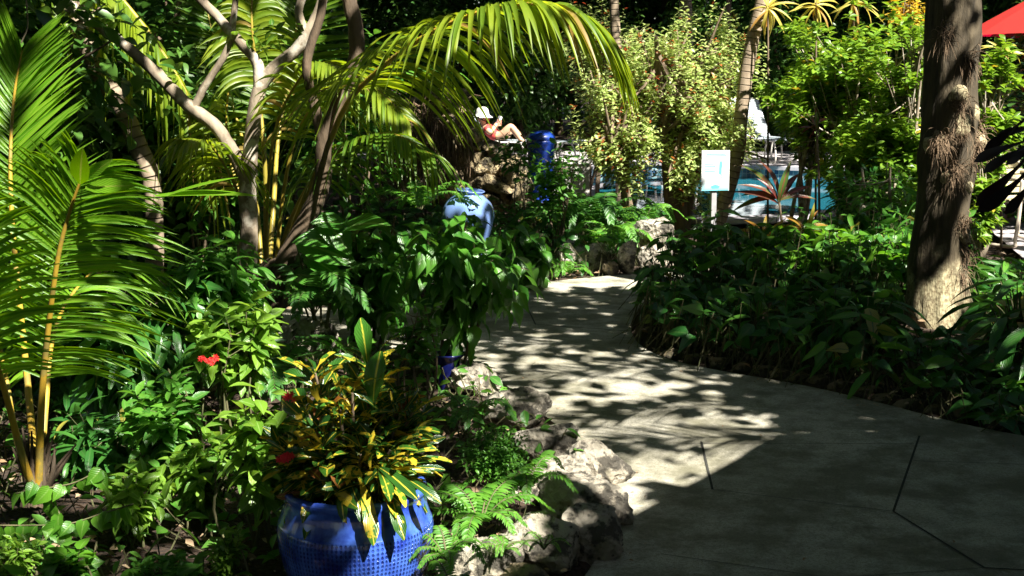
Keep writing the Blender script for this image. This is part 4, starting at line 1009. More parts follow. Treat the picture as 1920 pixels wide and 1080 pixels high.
# ------------------------------------------------------------------ cordylines, bromeliads
L_ti = leafT([(0, .015), (.2, .05), (.5, .085), (.8, .05), (1, 0)], .45, .45, 7)
def cord(name, label, base, head, Y, tips, lm, T=L_ti, w=1.0):
    t = thing(name, label, "plant", (P(base[0], base[1], Y).x, Y, 0)); lb = MB(); sb = MB()
    h = np.array(P(*head, Y)); b = np.array(P(*base, Y)); tube(sb, [V(b[0], Y, 0), (b + h) / 2, h], [.011, .01, .008], 7, sub=12)
    for k, (x, y) in enumerate(tips):
        e = np.array(P(x, y, Y + .12 * math.sin(k * 2.3))); put(lb, T, h[None] - V(0, 0, .02 * (k % 3)), (e - h)[None] + V(0, 0, .25 * np.linalg.norm(e - h)), np.array([np.linalg.norm(e - h) * 1.08]), V(.1, -.8, 1)[None], .25)
    lb.build("foliage", lm, t); sb.build("stem", M_twig, t); reloc(t)
cord("cordyline_plant", "taller wine-red cordyline with spiky leaves against the pool water", (1478, 520), (1460, 372), 9.6, [(1376, 390), (1408, 288), (1478, 300), (1505, 318), (1530, 340), (1395, 345), (1385, 360), (1530, 360), (1440, 320), (1450, 290), (1405, 330), (1485, 330)], M_ti)
cord("cordyline_plant", "low orange and green cordyline beside the dark groundcover, right of the taller one", (1510, 500), (1508, 428), 9.3, [(1560, 420), (1582, 432), (1538, 388), (1470, 400), (1450, 420), (1490, 390), (1560, 445), (1460, 440), (1525, 385), (1430, 432)], M_ti2)
cord("cordyline_plant", "low rusty cordyline with wide dark leaves behind the left of the groundcover", (1420, 500), (1430, 440), 9.4, [(1375, 430), (1390, 455), (1480, 430), (1400, 405), (1440, 395), (1470, 410), (1380, 445)], M_ti2)
cord("cordyline_plant", "dark red cordyline high in the shade of the umbrella-leaf shrub", (1540, 420), (1530, 235), 10.5, [(1500, 250), (1515, 200), (1540, 195), (1560, 215), (1520, 262), (1505, 225), (1548, 265)], M_ti)
for (lab, hx, hy, Y, tp) in [
    ("yellow bromeliad perched by the leaning palm trunk at the top edge", 1440, 10, 12.5, [(1480, 35), (1440, 68), (1412, 40), (1465, 60), (1405, 12), (1430, -30), (1490, 5), (1455, 60), (1428, 60), (1475, -20)]),
    ("yellow bromeliad at the top edge above the umbrella-leaf shrub", 1530, 5, 12.2, [(1500, 45), (1515, 50), (1560, 40), (1545, 60), (1580, 10), (1490, 10), (1530, -40), (1555, -30)]),
    ("long-leaved yellow bromeliad further right along the top edge", 1600, 0, 12.4, [(1560, 35), (1590, 60), (1620, 50), (1640, 15), (1575, -30), (1620, -30), (1655, 40)]),
    ("yellow bromeliad right of the shaggy trunk under the red umbrella", 1880, 92, 11.5, [(1840, 85), (1850, 105), (1900, 115), (1925, 108), (1890, 70), (1915, 90), (1860, 88)])]:
    cord("bromeliad", lab, (hx, 420), (hx, hy), Y, tp + [(a + 6, b - 9) for a, b in tp], M_brom, leafT([(0, .035), (.3, .05), (.75, .045), (1, 0)], .4, .5, 7))
shrub("yellow_leaved_shrub", "orange and yellow shrub top glowing left of the shaggy trunk", "shrub", 12.3, 1705, -25, 60, 100, M_yelflower, L_oval, .07, n=60, k=5, ln=.06, stems=3, sr=.01, seed=61)
# near-black plant at right edge
kb = []
for (a, b, Y) in [((1935, 262), (1836, 284), 3.6), ((1940, 270), (1848, 300), 3.55), ((1935, 285), (1840, 390), 3.5), ((1945, 300), (1853, 412), 3.45), ((1950, 320), (1893, 402), 3.5), ((1930, 215), (1858, 282), 3.7), ((1960, 240), (1885, 235), 3.7), ((1975, 250), (1890, 290), 3.6)]:
    kb.append((P(*a, Y), P(*b, Y - .03), (.3, -.9, .6)))
rosette("dark_lobed_plant", "almost black drooping-leaved plant in shadow at the right edge", "plant", (P(2010, 500, 3.6).x, 3.6, 0), kb, M_purple, leafT([(0, .02), (.35, .025), (.55, .06), (.8, .105), (.93, .08), (1, .01)], .2, .5, 9), .004, M_twig)
# big dark-leaved plants in the lower right
for (lab, bx, by, Y, sd) in [("deeply shaded broad-leaved plant at the right edge below the trunk", 1895, 720, 6.9, 1), ("dark arching-leaved plant right of the shaggy trunk's foot", 1905, 655, 7.6, 2), ("shadowed arching-leaved plant in front of the shaggy trunk's foot", 1620, 700, 7.2, 3), ("dark arching-leaved plant in the far right corner of the bed", 1960, 740, 6.4, 4)]:
    rng = np.random.default_rng(sd); base = G(bx, by); lv = []
    for k in range(22):
        a = k * 2.4; r1 = rng.uniform(.05, .16); r2 = r1 + rng.uniform(.22, .38); z1 = rng.uniform(.18, .42)
        lv.append((base + Vector((math.cos(a) * r1, math.sin(a) * r1, z1)), base + Vector((math.cos(a) * r2, math.sin(a) * r2, z1 + rng.uniform(-.12, .06))), (math.cos(a) * -.2, 0, 1)))
    rosette("arching_leaf_plant", lab, "plant", tuple(base), lv, M_dark, L_lance, .004)

# ------------------------------------------------------------------ ground cover and litter
def scatter(n, x0, x1, y0, y1, rng, excl=.06):
    x = rng.uniform(x0, x1, n); y = rng.uniform(y0, y1, n)
    ok = ~inside(path_poly, x, y)
    for dx, dy in ((excl, 0), (-excl, 0), (0, excl), (0, -excl)): ok &= ~inside(path_poly, x + dx, y + dy)
    return x[ok], y[ok]
rng = np.random.default_rng(3)
def cover(name, label, x, y, hmax, T, size, lm, hfun=None, tilt=.5, stems=True, grav=.35, pet=.1):
    n = len(x); h = hmax * np.sqrt(rng.uniform(.05, 1, n)) if hfun is None else hfun(x, y) * rng.uniform(.25, 1, n) ** .6
    a = rng.uniform(0, 6.283, n); D = np.stack([np.cos(a), np.sin(a), rng.uniform(-.6, .35, n)], 1)
    pos = np.stack([x, y, h], 1); lb = MB(); put(lb, T, pos, D, size * rng.uniform(.6, 1.25, n), None, tilt, rng)
    o = lb.build(name, lm); tag(o, label, "ground cover", kind='stuff')
    if stems:
        sb = MB(); tv = np.array([(-.5, 0, 0), (.5, 0, 0), (.5, 1, 0), (-.5, 1, 0), (0, 0, -.5), (0, 0, .5), (0, 1, .5), (0, 1, -.5)]); tq = np.array([[0, 1, 2, 3], [4, 5, 6, 7]])
        b = np.stack([x + rng.normal(0, pet, n), y + rng.normal(0, pet, n), np.full(n, -.02)], 1); d = pos - b; L = np.linalg.norm(d, axis=1)
        X, Y, Z = axes(d, None, .3, rng); sb.inst((tv, tq, np.zeros((8, 2))), b, X, Y, Z, np.stack([np.full(n, .005), L, np.full(n, .005)], 1))
        s = sb.build("stems", M_stem); s.parent = o
    return o
x, y = scatter(10500, .5, 4.6, 4.9, 9.9, rng, .05)
tx, ty = st.location.x, 8.0
keep = ~((np.hypot(x - tx, y - ty) < .3) | ((abs(x / y - tx / 8 + .002) < .031) & (y < ty) & (y > 6.6)) | ((x > 3.55) & (y > 9.2)))
x, y = x[keep], y[keep]
hf = lambda x, y: np.where(x / y > .345, .45, 1) * np.clip(.22 + .10 * (y - 6.2) + .05 * fbm(x, y, 3), .16, .50)
gn = fbm(x * 1.7, y * 1.7, 2.2, 3); xo, yo = x, y; x, y = x[gn > -.75], y[gn > -.75]
hf0 = hf; hf = lambda x, y: hf0(x, y) * (1 + .30 * fbm(x + 3, y, 4.5, 3))
cover("ground_cover", "dense dark arrow-leaved ground cover in the bed right of the path", x[::2], y[::2], .4, L_arrow, .125, M_dark, hf)
cover("mixed_ground_cover", "mid-green spear leaves growing through the dark ground cover right of the path", x[1::4], y[1::4], .4, L_lance, .17, M_mid, lambda x, y: hf(x, y) * 1.15, 1.0)
cover("low_dark_cover", "lower broad dark leaves under the ground cover right of the path", x[3::4], y[3::4], .4, L_heart, .10, M_dark, lambda x, y: hf(x, y) * .9, .9)
x, y = scatter(2600, 1.5, 4.4, 8.2, 9.9, rng); k2 = np.hypot(x - tx, y - ty) > .35
cover("bright_ground_cover", "sunlit heart-leaved ground cover around the far side of the shaggy trunk", x[k2], y[k2], .50, L_heart, .10, M_vine, lambda x, y: np.where(x / y > .345, .16, .48))
x, y = scatter(5200, -3.6, .6, 3.0, 9.5, rng, .12)
k3 = ~((x > -.2) & (y < 4.9)) & ~(np.hypot(x - pc.x, y - YP) < .33)
cover("low_ground_cover", "small mixed leaves covering the shaded bed left of the path", x[k3], y[k3], .16, L_oval, .075, M_mid)
x, y = scatter(5000, -6, 1.4, 9.3, 13.2, rng, .1)
cover("far_ground_cover", "leafy ground cover around the vase and the boulder mound", x, y, .28, L_oval, .12, M_dark)
x, y = scatter(9000, -3.6, 4.6, 3.0, 11, rng, -.02); n = len(x)
lb = MB(); a = rng.uniform(0, 6.28, n); put(lb, leafT([(0, .02), (.3, .2), (.7, .16), (1, 0)], .5, .15, 3), np.stack([x, y, gheight(x, y) + .015 + rng.uniform(0, .03, n)], 1), np.stack([np.cos(a), np.sin(a), rng.normal(0, .25, n)], 1), rng.uniform(.02, .06, n), None, .6, rng)
tag(lb.build("leaf_litter", M_litter), "dry fallen leaves lying on the mulch of the beds", "leaf litter", kind='stuff')
xs = rng.uniform(-1.6, 4, 2600); ys = rng.uniform(3.6, 9.5, 2600); ok = inside(path_poly, xs, ys) & ((~inside(path_poly, xs + .16, ys + .12)) | (~inside(path_poly, xs - .18, ys)) | (rng.uniform(0, 1, 2600) < .04)); xs, ys = xs[ok], ys[ok]; n = len(xs)
lb = MB(); a = rng.uniform(0, 6.28, n); put(lb, L_small, np.stack([xs, ys, np.full(n, PZ + .004)], 1), np.stack([np.cos(a), np.sin(a), np.full(n, .08)], 1), rng.uniform(.008, .026, n), None, .3, rng)
tag(lb.build("path_litter", M_litter), "few small dry leaves scattered on the concrete path", "leaf litter", kind='stuff')
# ------------------------------------------------------------------ man-made objects
M_white = plain("white_plastic", (.75, .75, .73), .4)
M_tube = plain("white_tube", (.68, .66, .60), .35)
M_strap = plain("vinyl_strap", (.36, .42, .46), .45)
# sign
Ys = 11.3; a = P(1314, 282, Ys); b = P(1368, 358, Ys); sx = (a.x + b.x) / 2
sg = thing("sign", "white pool notice with faint aqua print on a grey post", "sign", (sx, Ys, 0))
m, n, l, bb = newmat("sign_print")
tc = n.new("ShaderNodeTexCoord"); s_ = n.new("ShaderNodeSeparateXYZ"); l.new(tc.outputs["UV"], s_.inputs[0])
lo_ = ramp(n, l, s_.outputs[1], (.0, 1), (.22, .0))
col = mixc(n, l, lo_, (.60, .64, .66), (.16, .55, .62)); l.new(col, bb.inputs["Base Color"]); bb.inputs["Roughness"].default_value = .35
w, h = b.x - a.x, a.z - b.z; sg.rotation_euler = (0, 0, rad(14))
mb = MB(); box(mb, -w / 2, w / 2, -.006, .006, b.z, a.z); mb.q[-1] = mb.q[-1]; o = mb.build("panel_back", M_white, sg, smooth=False)
mb = MB(); mb.add([(-w / 2 + .004, -.009, b.z + .004), (w / 2 - .004, -.009, b.z + .004), (w / 2 - .004, -.009, a.z - .004), (-w / 2 + .004, -.009, a.z - .004)], [[0, 1, 2, 3]], [(0, 0), (1, 0), (1, 1), (0, 1)]); mb.build("panel", m, sg, smooth=False)
M_aq = plain("aqua_print", (.12, .42, .62), .4); M_faint = plain("faint_print", (.18, .34, .44), .4); M_teal = plain("teal_print", (.10, .55, .62), .4)
mb = MB()
fig = [(.62, .42), (.68, .42), (.685, .30), (.72, .30), (.715, .55), (.74, .62), (.735, .70), (.70, .74), (.66, .74), (.63, .70), (.625, .6)]
X0 = lambda u: -w / 2 + u * w
Z0 = lambda v: b.z + v * h
pts = [(X0(u), -.011, Z0(v)) for u, v in fig]; c0_ = (X0(.675), -.011, Z0(.55))
mb.add(pts + [c0_], [[i, (i + 1) % len(pts), len(pts), len(pts)] for i in range(len(pts))]); mb.build("print_figure", M_aq, sg, smooth=False)
mb = MB()
for v, u0, u1 in [(.9, .15, .85), (.86, .12, .88), (.66, .1, .45), (.6, .1, .5), (.54, .1, .42), (.48, .1, .48)]: mb.add([(X0(u0), -.011, Z0(v)), (X0(u1), -.011, Z0(v)), (X0(u1), -.011, Z0(v + .022)), (X0(u0), -.011, Z0(v + .022))], [[0, 1, 2, 3]])
mb.build("print_lines", M_faint, sg, smooth=False)
mb = MB(); mb.add([(X0(.38), -.011, Z0(.07)), (X0(.62), -.011, Z0(.07)), (X0(.66), -.011, Z0(.12)), (X0(.5), -.011, Z0(.16)), (X0(.34), -.011, Z0(.12))], [[0, 1, 2, 2], [0, 2, 3, 4]]); mb.build("print_emblem", M_teal, sg, smooth=False)
mb = MB(); box(mb, -.022, .022, .007, .047, -.05, a.z - .02); mb.build("post", plain("grey_steel", (.42, .42, .43), .4, .3, nz=20), sg, smooth=False)

# blue bin, white pillar
c = P(1014, 300, 15.5); zt = P(1014, 246, 15.5).z; r = 26 * 15.5 / FPX
bn = thing("blue_bin", "tall blue plastic bin half hidden by leaves beside the boulder mound", "bin", (c.x, 15.5, 0.0))
mb = MB(); lathe(mb, [(0, 0), (r * .8, 0), (r * .82, .02), (r * .97, zt * .82), (r * 1.02, zt * .83), (r * 1.02, zt * .88), (r * .94, zt * .88), (0, zt * .87)], 36); M_bin = plain("blue_plastic", (.012, .05, .34), .35, nz=6); mb.build("body", M_bin, bn)
mb = MB(); lathe(mb, [(r * 1.05, zt * .89), (r * 1.05, zt * .93), (r * .6, zt), (0, zt)], 36); mb.build("lid", M_bin, bn)
wp = thing("white_pillar", "low white block pillar at the corner of the pool beside the blue bin", "pillar", (P(1082, 330, 14.6).x, 14.6, 0))
mb = MB(); zt = P(1082, 297, 14.6).z; box(mb, -.13, .13, -.13, .13, -.03, zt - .05); mb.build("shaft", plain("white_render", (.62, .60, .55), .8, nz=14), wp, smooth=False)
mb = MB(); box(mb, -.15, .15, -.15, .15, zt - .05, zt); mb.build("cap", plain("white_cap", (.68, .66, .62), .7, nz=18), wp, smooth=False)

# loungers
def lounger(label, loc, rz, back=.95, w=.62, strapmat=None, group="pool loungers on the far deck"):
    t = thing("pool_lounger", label, "lounger", loc, group); t.rotation_euler = (0, 0, rz); L = 1.3
    ca, sa = math.cos(back), math.sin(back); H = .36
    fb = MB()
    for s in (-w / 2, w / 2):
        tube(fb, [V(s, 0, H), V(s, -L, H)], .016, 8); tube(fb, [V(s, 0, H), V(s, .78 * ca, H + .78 * sa)], .016, 8)
    tube(fb, [V(-w / 2, -L, H), V(w / 2, -L, H)], .016, 8); tube(fb, [V(-w / 2, .78 * ca, H + .78 * sa), V(w / 2, .78 * ca, H + .78 * sa)], .016, 8); fb.build("frame", M_tube, t)
    for y in (-.25, -1.05):
        lb = MB()
        for s in (-w / 2, w / 2):
            tube(lb, [V(s, y - .1, H), V(s, y - .16, .2), V(s, y - .14, .02), V(s, y + .14, .02), V(s, y + .16, .2), V(s, y + .1, H)], .014, 8, sub=30)
        tube(lb, [V(-w / 2, y, .022), V(w / 2, y, .022)], .012, 7); lb.build("leg", M_tube, t)
    sb = MB()
    for k in range(22):
        y = -.04 - k * .058; box(sb, -w / 2 - .01, w / 2 + .01, y - .022, y + .022, H + .012, H + .018)
    sb.build("seat_straps", strapmat or M_strap, t, smooth=False)
    bb_ = MB()
    for k in range(14):
        u = .03 + k * .054; y, z = u * ca, H + u * sa; o = V(0, -sa, ca) * .018; d = V(0, ca, sa) * .021
        c = V(0, y, z) + o; q = [c - d + V(-w / 2 - .01, 0, 0), c - d + V(w / 2 + .01, 0, 0), c + d + V(w / 2 + .01, 0, 0), c + d + V(-w / 2 - .01, 0, 0)]
        bb_.add(q + [p + V(0, -sa, ca) * .006 for p in q], [[0, 1, 2, 3], [7, 6, 5, 4], [0, 4, 5, 1], [1, 5, 6, 2], [2, 6, 7, 3], [3, 7, 4, 0]])
    bb_.build("backrest_straps", strapmat or M_strap, t, smooth=False)
    return t
ly = 22.6
lounger("empty white strap lounger with raised back beyond the pool, right of the palm trunk", (P(1412, 290, ly).x, ly, .02), rad(20), .95, .60)
lounger("white lounger carrying the person with the white hat", (P(942, 290, 21.2).x, 21.4, .02), rad(80), .62, .6)
lounger("empty white lounger half hidden behind the tall pale shrub beyond the pool", (P(1235, 290, ly).x, ly + .3, .02), rad(12), .9, .6)
# person reading
Yp = 21.2
def skin(name, nodes, edges, mat, parent=None, sub=2):
    me = bpy.data.meshes.new(name); me.from_pydata([n_[0] for n_ in nodes], edges, []); o = bpy.data.objects.new(name, me); COL.objects.link(o)
    md = o.modifiers.new("s", 'SKIN'); 
    for i, n_ in enumerate(nodes):
        r = n_[1]; me.skin_vertices[0].data[i].radius = (r, r) if not hasattr(r, '__len__') else r
    me.skin_vertices[0].data[0].use_root = True
    md.use_smooth_shade = True; md.branch_smoothing = .6
    s2 = o.modifiers.new("u", 'SUBSURF'); s2.levels = sub; s2.render_levels = sub
    me.materials.append(mat)
    if parent: o.parent = parent
    return o
M_skin = plain("sunburnt_skin", (.62, .30, .20), .5); M_shirt = plain("red_shirt", (.50, .05, .05), .7, nz=30); M_hat = plain("white_hat", (.62, .61, .58), .8, nz=40); M_skin2 = plain("tanned_skin", (.55, .34, .22), .5)
ps = P(935, 290, Yp)
per = thing("person", "person in white brimmed hat and red top reclining with raised knees, holding a white booklet", "person", (ps.x, Yp, 0))
Q = lambda px, py, dy=0: tuple(P(px, py, Yp + dy) - Vector(per.location))
nodes = [(Q(938, 262), (.13, .10)), (Q(926, 252), (.14, .10)), (Q(914, 242), (.15, .10)), (Q(908, 235), .06), (Q(905, 229), .052), (Q(904.5, 222), (.082, .095)), (Q(904, 216), (.078, .09)),
         # arms
         (Q(912, 240, -.17), .055), (Q(919, 250, -.22), .046), (Q(926, 240, -.14), .036), (Q(930, 234, -.08), .034), (Q(932, 231, -.07), .03),
         (Q(914, 239, .17), .055), (Q(922, 249, .22), .046), (Q(928, 239, .12), .036), (Q(932, 233, .06), .034), (Q(934, 230, .05), .03),
         # legs
         (Q(943, 256, -.1), .09), (Q(950, 246, -.11), .078), (Q(957, 235, -.12), .062), (Q(966, 247, -.12), .055), (Q(976, 262, -.12), .038), (Q(983, 266, -.14), .035),
         (Q(944, 258, .1), .09), (Q(953, 250, .12), .078), (Q(962, 240, .14), .062), (Q(970, 250, .14), .055), (Q(979, 263, .14), .038), (Q(986, 267, .15), .035)]
edges = [(0, 1), (1, 2), (2, 3), (3, 4), (4, 5), (5, 6), (2, 7), (7, 8), (8, 9), (9, 10), (10, 11), (2, 12), (12, 13), (13, 14), (14, 15), (15, 16), (0, 17), (17, 18), (18, 19), (19, 20), (20, 21), (21, 22), (0, 23), (23, 24), (24, 25), (25, 26), (26, 27), (27, 28)]
skin("body", nodes, edges, M_skin2, per)
skin("shirt", [(Q(936, 261), (.145, .115)), (Q(926, 252), (.155, .115)), (Q(914.5, 242.5), (.165, .115)), (Q(910, 238), .09), (Q(912, 240, -.17), .068), (Q(916.5, 246, -.2), .06), (Q(914, 239, .17), .068), (Q(918, 245, .2), .06)], [(0, 1), (1, 2), (2, 3), (2, 4), (4, 5), (2, 6), (6, 7)], M_shirt, per)
for k, y0 in enumerate((-.075, .055)):     # five fingers on each hand round the held object
    for j in range(5):
        c = V(*Q(932.5 + .5 * k, 230.5, y0)); u = (j - 2) * .019; th = j == 0
        skin("fingers", [(tuple(c + V(0, 0, u)), .011), (tuple(c + V(.03, -.012 if th else 0, u * 1.2 + .006)), .010), (tuple(c + V(.055, .012, u * 1.1)), .009), (tuple(c + V(.062, .035 if not th else .02, u)), .007)], [(0, 1), (1, 2), (2, 3)], M_skin, per, 1)
hc = V(*Q(904.5, 215)); mb = MB(); lathe(mb, [(.0, .125), (.05, .12), (.088, .09), (.104, .03), (.108, .0), (.165, -.04), (.168, -.045), (.108, -.012), (.09, 0)], 30, tuple(hc)); mb.build("hat", M_hat, per)
mb = MB(); fc = V(*Q(905, 222)); 
v, f = rock_mesh(.022, .018, .03, 5, 2, 0, 0); mb.add(v + fc + V(.09, -.02, -.01), f); mb.build("nose", M_skin, per)
for s in (-.032, .032):
    mb = MB(); lathe(mb, [(0, -.012), (.012, 0), (0, .012)], 10, tuple(fc + V(.082, s - .015, .018))); mb.build("eye", plain("eye_dark", (.02, .015, .01), .2), per)
mb = MB(); tube(mb, [fc + V(.084, -.035, -.05), fc + V(.094, -.012, -.053), fc + V(.086, .012, -.05)], .007, 6); mb.build("mouth", plain("lip", (.4, .1, .08), .5), per)
mb = MB(); lathe(mb, [(0, -.03), (.014, -.02), (.016, .01), (0, .03)], 10, tuple(fc + V(.0, -.09, .0))); mb.build("ear", M_skin, per)
bk = thing("small_booklet", "small white booklet held up by the reclining person", "booklet", tuple(P(935, 228, Yp))); mb = MB(); box(mb, -.012, .012, -.05, .06, -.075, .085); mb.build("pages", M_white, bk, smooth=False)
mb = MB(); box(mb, -.016, -.012, -.055, .063, -.08, .09); box(mb, .012, .016, -.055, .063, -.08, .09); mb.build("cover", plain("booklet_cover", (.55, .62, .68), .5), bk, smooth=False); bk.rotation_euler = (0, .4, .3)
# pool chair at right
def chair(label, loc, rz):
    t = thing("pool_chair", label, "chair", loc); t.rotation_euler = (0, 0, rz); w = .29
    mt = plain("beige_tube", (.60, .52, .42), .35)
    for s in (-w, w):
        m2 = MB(); tube(m2, [V(s, .28, .62), V(s, -.24, .60), V(s, -.30, .52), V(s, -.27, .1), V(s, -.23, .018), V(s, .22, .018), V(s, .27, .08), V(s, .25, .42)], .016, 9, sub=44); m2.build("leg", mt, t)
    m2 = MB()
    tube(m2, [V(-w, -.20, .40), V(w, -.20, .40)], .015, 8); tube(m2, [V(-w, .24, .38), V(w, .24, .38)], .015, 8)
    for s in (-w, w): tube(m2, [V(s, -.26, .41), V(s, .22, .38), V(s, .42, 1.0)], .015, 8)
    tube(m2, [V(-w, .42, 1.0), V(w, .42, 1.0)], .015, 8); m2.build("seat_frame", mt, t)
    ms = plain("cream_strap", (.62, .55, .34), .5); m3 = MB()
    for k in range(9):
        y = -.22 + k * .05; box(m3, -w - .014, w + .014, y - .019, y + .019, .418 - k * .002, .424 - k * .002)
    m3.build("seat_straps", ms, t, smooth=False); m4 = MB()
    for k in range(10):
        u = .12 + k * .088; y = .22 + .2 * u; z = .38 + .62 * u; box(m4, -w - .014, w + .014, y - .022, y - .016, z - .022, z + .022)
    m4.build("backrest_straps", ms, t, smooth=False)
    return t
chair("beige strap pool chair cut off by the right edge of the photo", (P(1918, 450, 11.6).x, 11.75, .026), rad(25))
# red umbrella
Yu = 17; ux, uz = P(2050, 30, Yu).x, 0
um = thing("red_umbrella", "red market umbrella reaching in at the top right corner", "umbrella", (ux, Yu, .02)); M_red = leafmat("red_canvas", (.55, .035, .025), (.60, .045, .03), .7, .4, trc=1.5)
mb = MB(); R_ = 1.62; zh = P(1850, 70, Yu).z; za = zh + .85; K = 8
for k in range(K):
    a0, a1 = 2 * math.pi * (k + .35) / K, 2 * math.pi * (k + 1.35) / K; n_ = 8
    vs = []; 
    for i in range(n_ + 1):
        u = i / n_
        for j in range(n_ + 1):
            v_ = j / n_; x = (math.cos(a0) * (1 - v_) + math.cos(a1) * v_) * R_ * u; y = (math.sin(a0) * (1 - v_) + math.sin(a1) * v_) * R_ * u
            sag = .06 * 4 * v_ * (1 - v_) * u; vs.append((x, y, za - (za - zh) * u ** 1.1 - sag * .6 + .05 * 4 * v_ * (1 - v_) * u * u))
    mb.add(vs, [[i * (n_ + 1) + j, i * (n_ + 1) + j + 1, (i + 1) * (n_ + 1) + j + 1, (i + 1) * (n_ + 1) + j] for i in range(n_) for j in range(n_)])
mb.build("canopy", M_red, um, smooth=True)
for k in range(K):
    a0 = 2 * math.pi * (k + .35) / K; m2 = MB(); tube(m2, [V(0, 0, za - .04), V(math.cos(a0) * R_, math.sin(a0) * R_, zh - .015)], .012, 6); m2.build("rib", M_tube, um)
mb = MB(); tube(mb, [V(0, 0, 0), V(0, 0, za + .08)], .025, 10); mb.build("pole", M_tube, um)

# ------------------------------------------------------------------ roof that shades the near path (stands right of and behind the camera)
S3 = lambda z: (SUN.x / SUN.z * z, SUN.y / SUN.z * z)
A = G(1494, 838); B = G(1092, 1068); d = (B - A).normalized()
zr_ = 3.1; sx_, sy_ = S3(zr_)
shp = [(A.x, A.y), (A.x + 9, A.y + 1.5), (A.x + 9, -5), (A.x + d.x * 7.5, A.y + d.y * 7.5)]
pv = thing("pavilion", "poolside pavilion roof over the near end of the path", "building", (4.5, 0, 0))
mb = MB(); vs = [(x + sx_, y + sy_, zr_) for x, y in shp]; vt = [(x, y, z + .16) for x, y, z in vs]
mb.add(vs + vt, [[3, 2, 1, 0], [4, 5, 6, 7], [0, 1, 5, 4], [1, 2, 6, 5], [2, 3, 7, 6], [3, 0, 4, 7]]); mb.build("roof", plain("roof_board", (.12, .10, .08), .8, nz=10), pv, smooth=False)
for (x, y) in [(4.2, 3.6), (7.5, 4.2), (9.5, -4), (5.0, -4.5), (2.2, -1.5)]:
    m2 = MB(); box(m2, x - .09, x + .09, y - .09, y + .09, -.05, zr_ - .003); m2.build("post", plain("roof_board2", (.16, .13, .10), .7, nz=10), pv, smooth=False)
mb = MB(); box(mb, 3.4, 9.9, -5.2, -5.0, -.05, zr_ - .003); box(mb, 9.72, 9.9, -4.9, 3.4, -.05, zr_ - .003); mb.build("wall", plain("wall_paint", (.25, .2, .15), .8), pv, smooth=False)
reloc(pv)

# ------------------------------------------------------------------ backdrop vegetation
def bgplant(name, label, h, r, n, size, lm, seed, T=L_canopy, trunk=.1, cat="tree"):
    rng = np.random.default_rng(seed); t = thing(name, label, cat, (0, 0, 0), "background trees and shrubs behind the pool garden")
    tips = ell(n, (0, 0, h * .52), (r, r * .8, h * .52), 2.4, rng, zmin=.05); keep = mnoise_mask(tips, seed); tips = tips[keep]
    lb = MB(); sprigs(lb, T, tips, tips - V(0, 0, h * .3) + V(0, 0, .3), 7, .3, size, .3, 1, rng); lb.build("crown", lm, t)
    sb = MB(); tube(sb, [V(0, 0, -.1), V(.1, 0, h * .4), V(-.05, .1, h * .8)], [trunk, trunk * .8, trunk * .4], 8, sub=14, rough=.08)
    for k in range(6):
        a = k * 1.1; tube(sb, [V(0, 0, h * (.2 + .08 * k)), V(math.cos(a) * r * .4, math.sin(a) * r * .3, h * (.4 + .07 * k)), V(math.cos(a) * r * .8, math.sin(a) * r * .6, h * (.5 + .07 * k))], [trunk * .5, trunk * .3, trunk * .12], 6, sub=9, cap=False)
    sb.build("trunk", M_barkd, t); return t
def mnoise_mask(p, seed):
    return np.array([mnoise.noise(Vector((q[0] * .9 + seed, q[1] * .9, q[2] * 1.1))) > -.28 for q in p])
b1 = bgplant("background_tree", "dark broadleaf tree in the shaded backdrop beyond the pool", 6.5, 2.6, 1500, .20, M_bgleaf, 1)
b2 = bgplant("background_tree", "dark broadleaf tree in the shaded backdrop beyond the pool", 6.0, 2.3, 1300, .16, M_bgleaf, 2)
r_ = random.Random(5)
MARK = [(60, "behind the young coconut palm"), (230, "behind the leaning slim trunk"), (400, "behind the pale forked tree"), (560, "behind the palm clump"), (700, "behind the dark crooked trunk"), (830, "behind the hanging roots"),
        (960, "behind the boulder mound"), (1060, "above the blue bin"), (1180, "behind the looser pale shrub"), (1310, "behind the tallest pale shrub"), (1430, "behind the leaning palm trunk"), (1600, "behind the umbrella-leaf shrubs"), (1780, "behind the shaggy trunk"), (9999, "beyond the right edge near the red umbrella")]
_cnt = {}
def bglabel(kind, x, y):
    if y < 2 or abs(x / max(y, .1)) > .46:
        where = ("left" if x < -3 else "right" if x > 3 else "behind") + " of the viewpoint outside the picture" if y < 9 else "outside the picture " + ("left" if x < 0 else "right")
        k = (kind, where); _cnt[k] = _cnt.get(k, 0) + 1
        return "dark " + kind + " " + where + ", " + "first second third fourth fifth sixth seventh eighth ninth tenth".split()[_cnt[k] - 1] + " one", "trees and shrubs enclosing the garden outside the picture"
    px = 960 + x / y * FPX; w = [m for b_, m in MARK if px <= b_][0]; k = (kind, w); _cnt[k] = _cnt.get(k, 0) + 1
    return ["nearest", "second", "third", "fourth", "fifth", "sixth", "seventh", "eighth", "ninth", "tenth", "eleventh", "twelfth", "thirteenth", "last"][min(13, _cnt[k] - 1)] + " dark " + kind + " in the shade " + w, "background trees and shrubs behind the pool garden"
def place(src, spots, kind, s0=(.85, 1.15), hs=None):
    fresh = True
    for (x, y) in sorted(spots, key=lambda q: q[1]):
        o = src[0] if fresh else copy_tree(src[len(_cnt) % len(src)]); fresh = False
        s = r_.uniform(*s0); h = s * (hs(x, y) if hs else 1)
        o.location = (x, y, 0); o.rotation_euler = (0, 0, r_.uniform(0, 6)); o.scale = (s, s, h)
        o['label'], o['group'] = bglabel(kind, x, y)
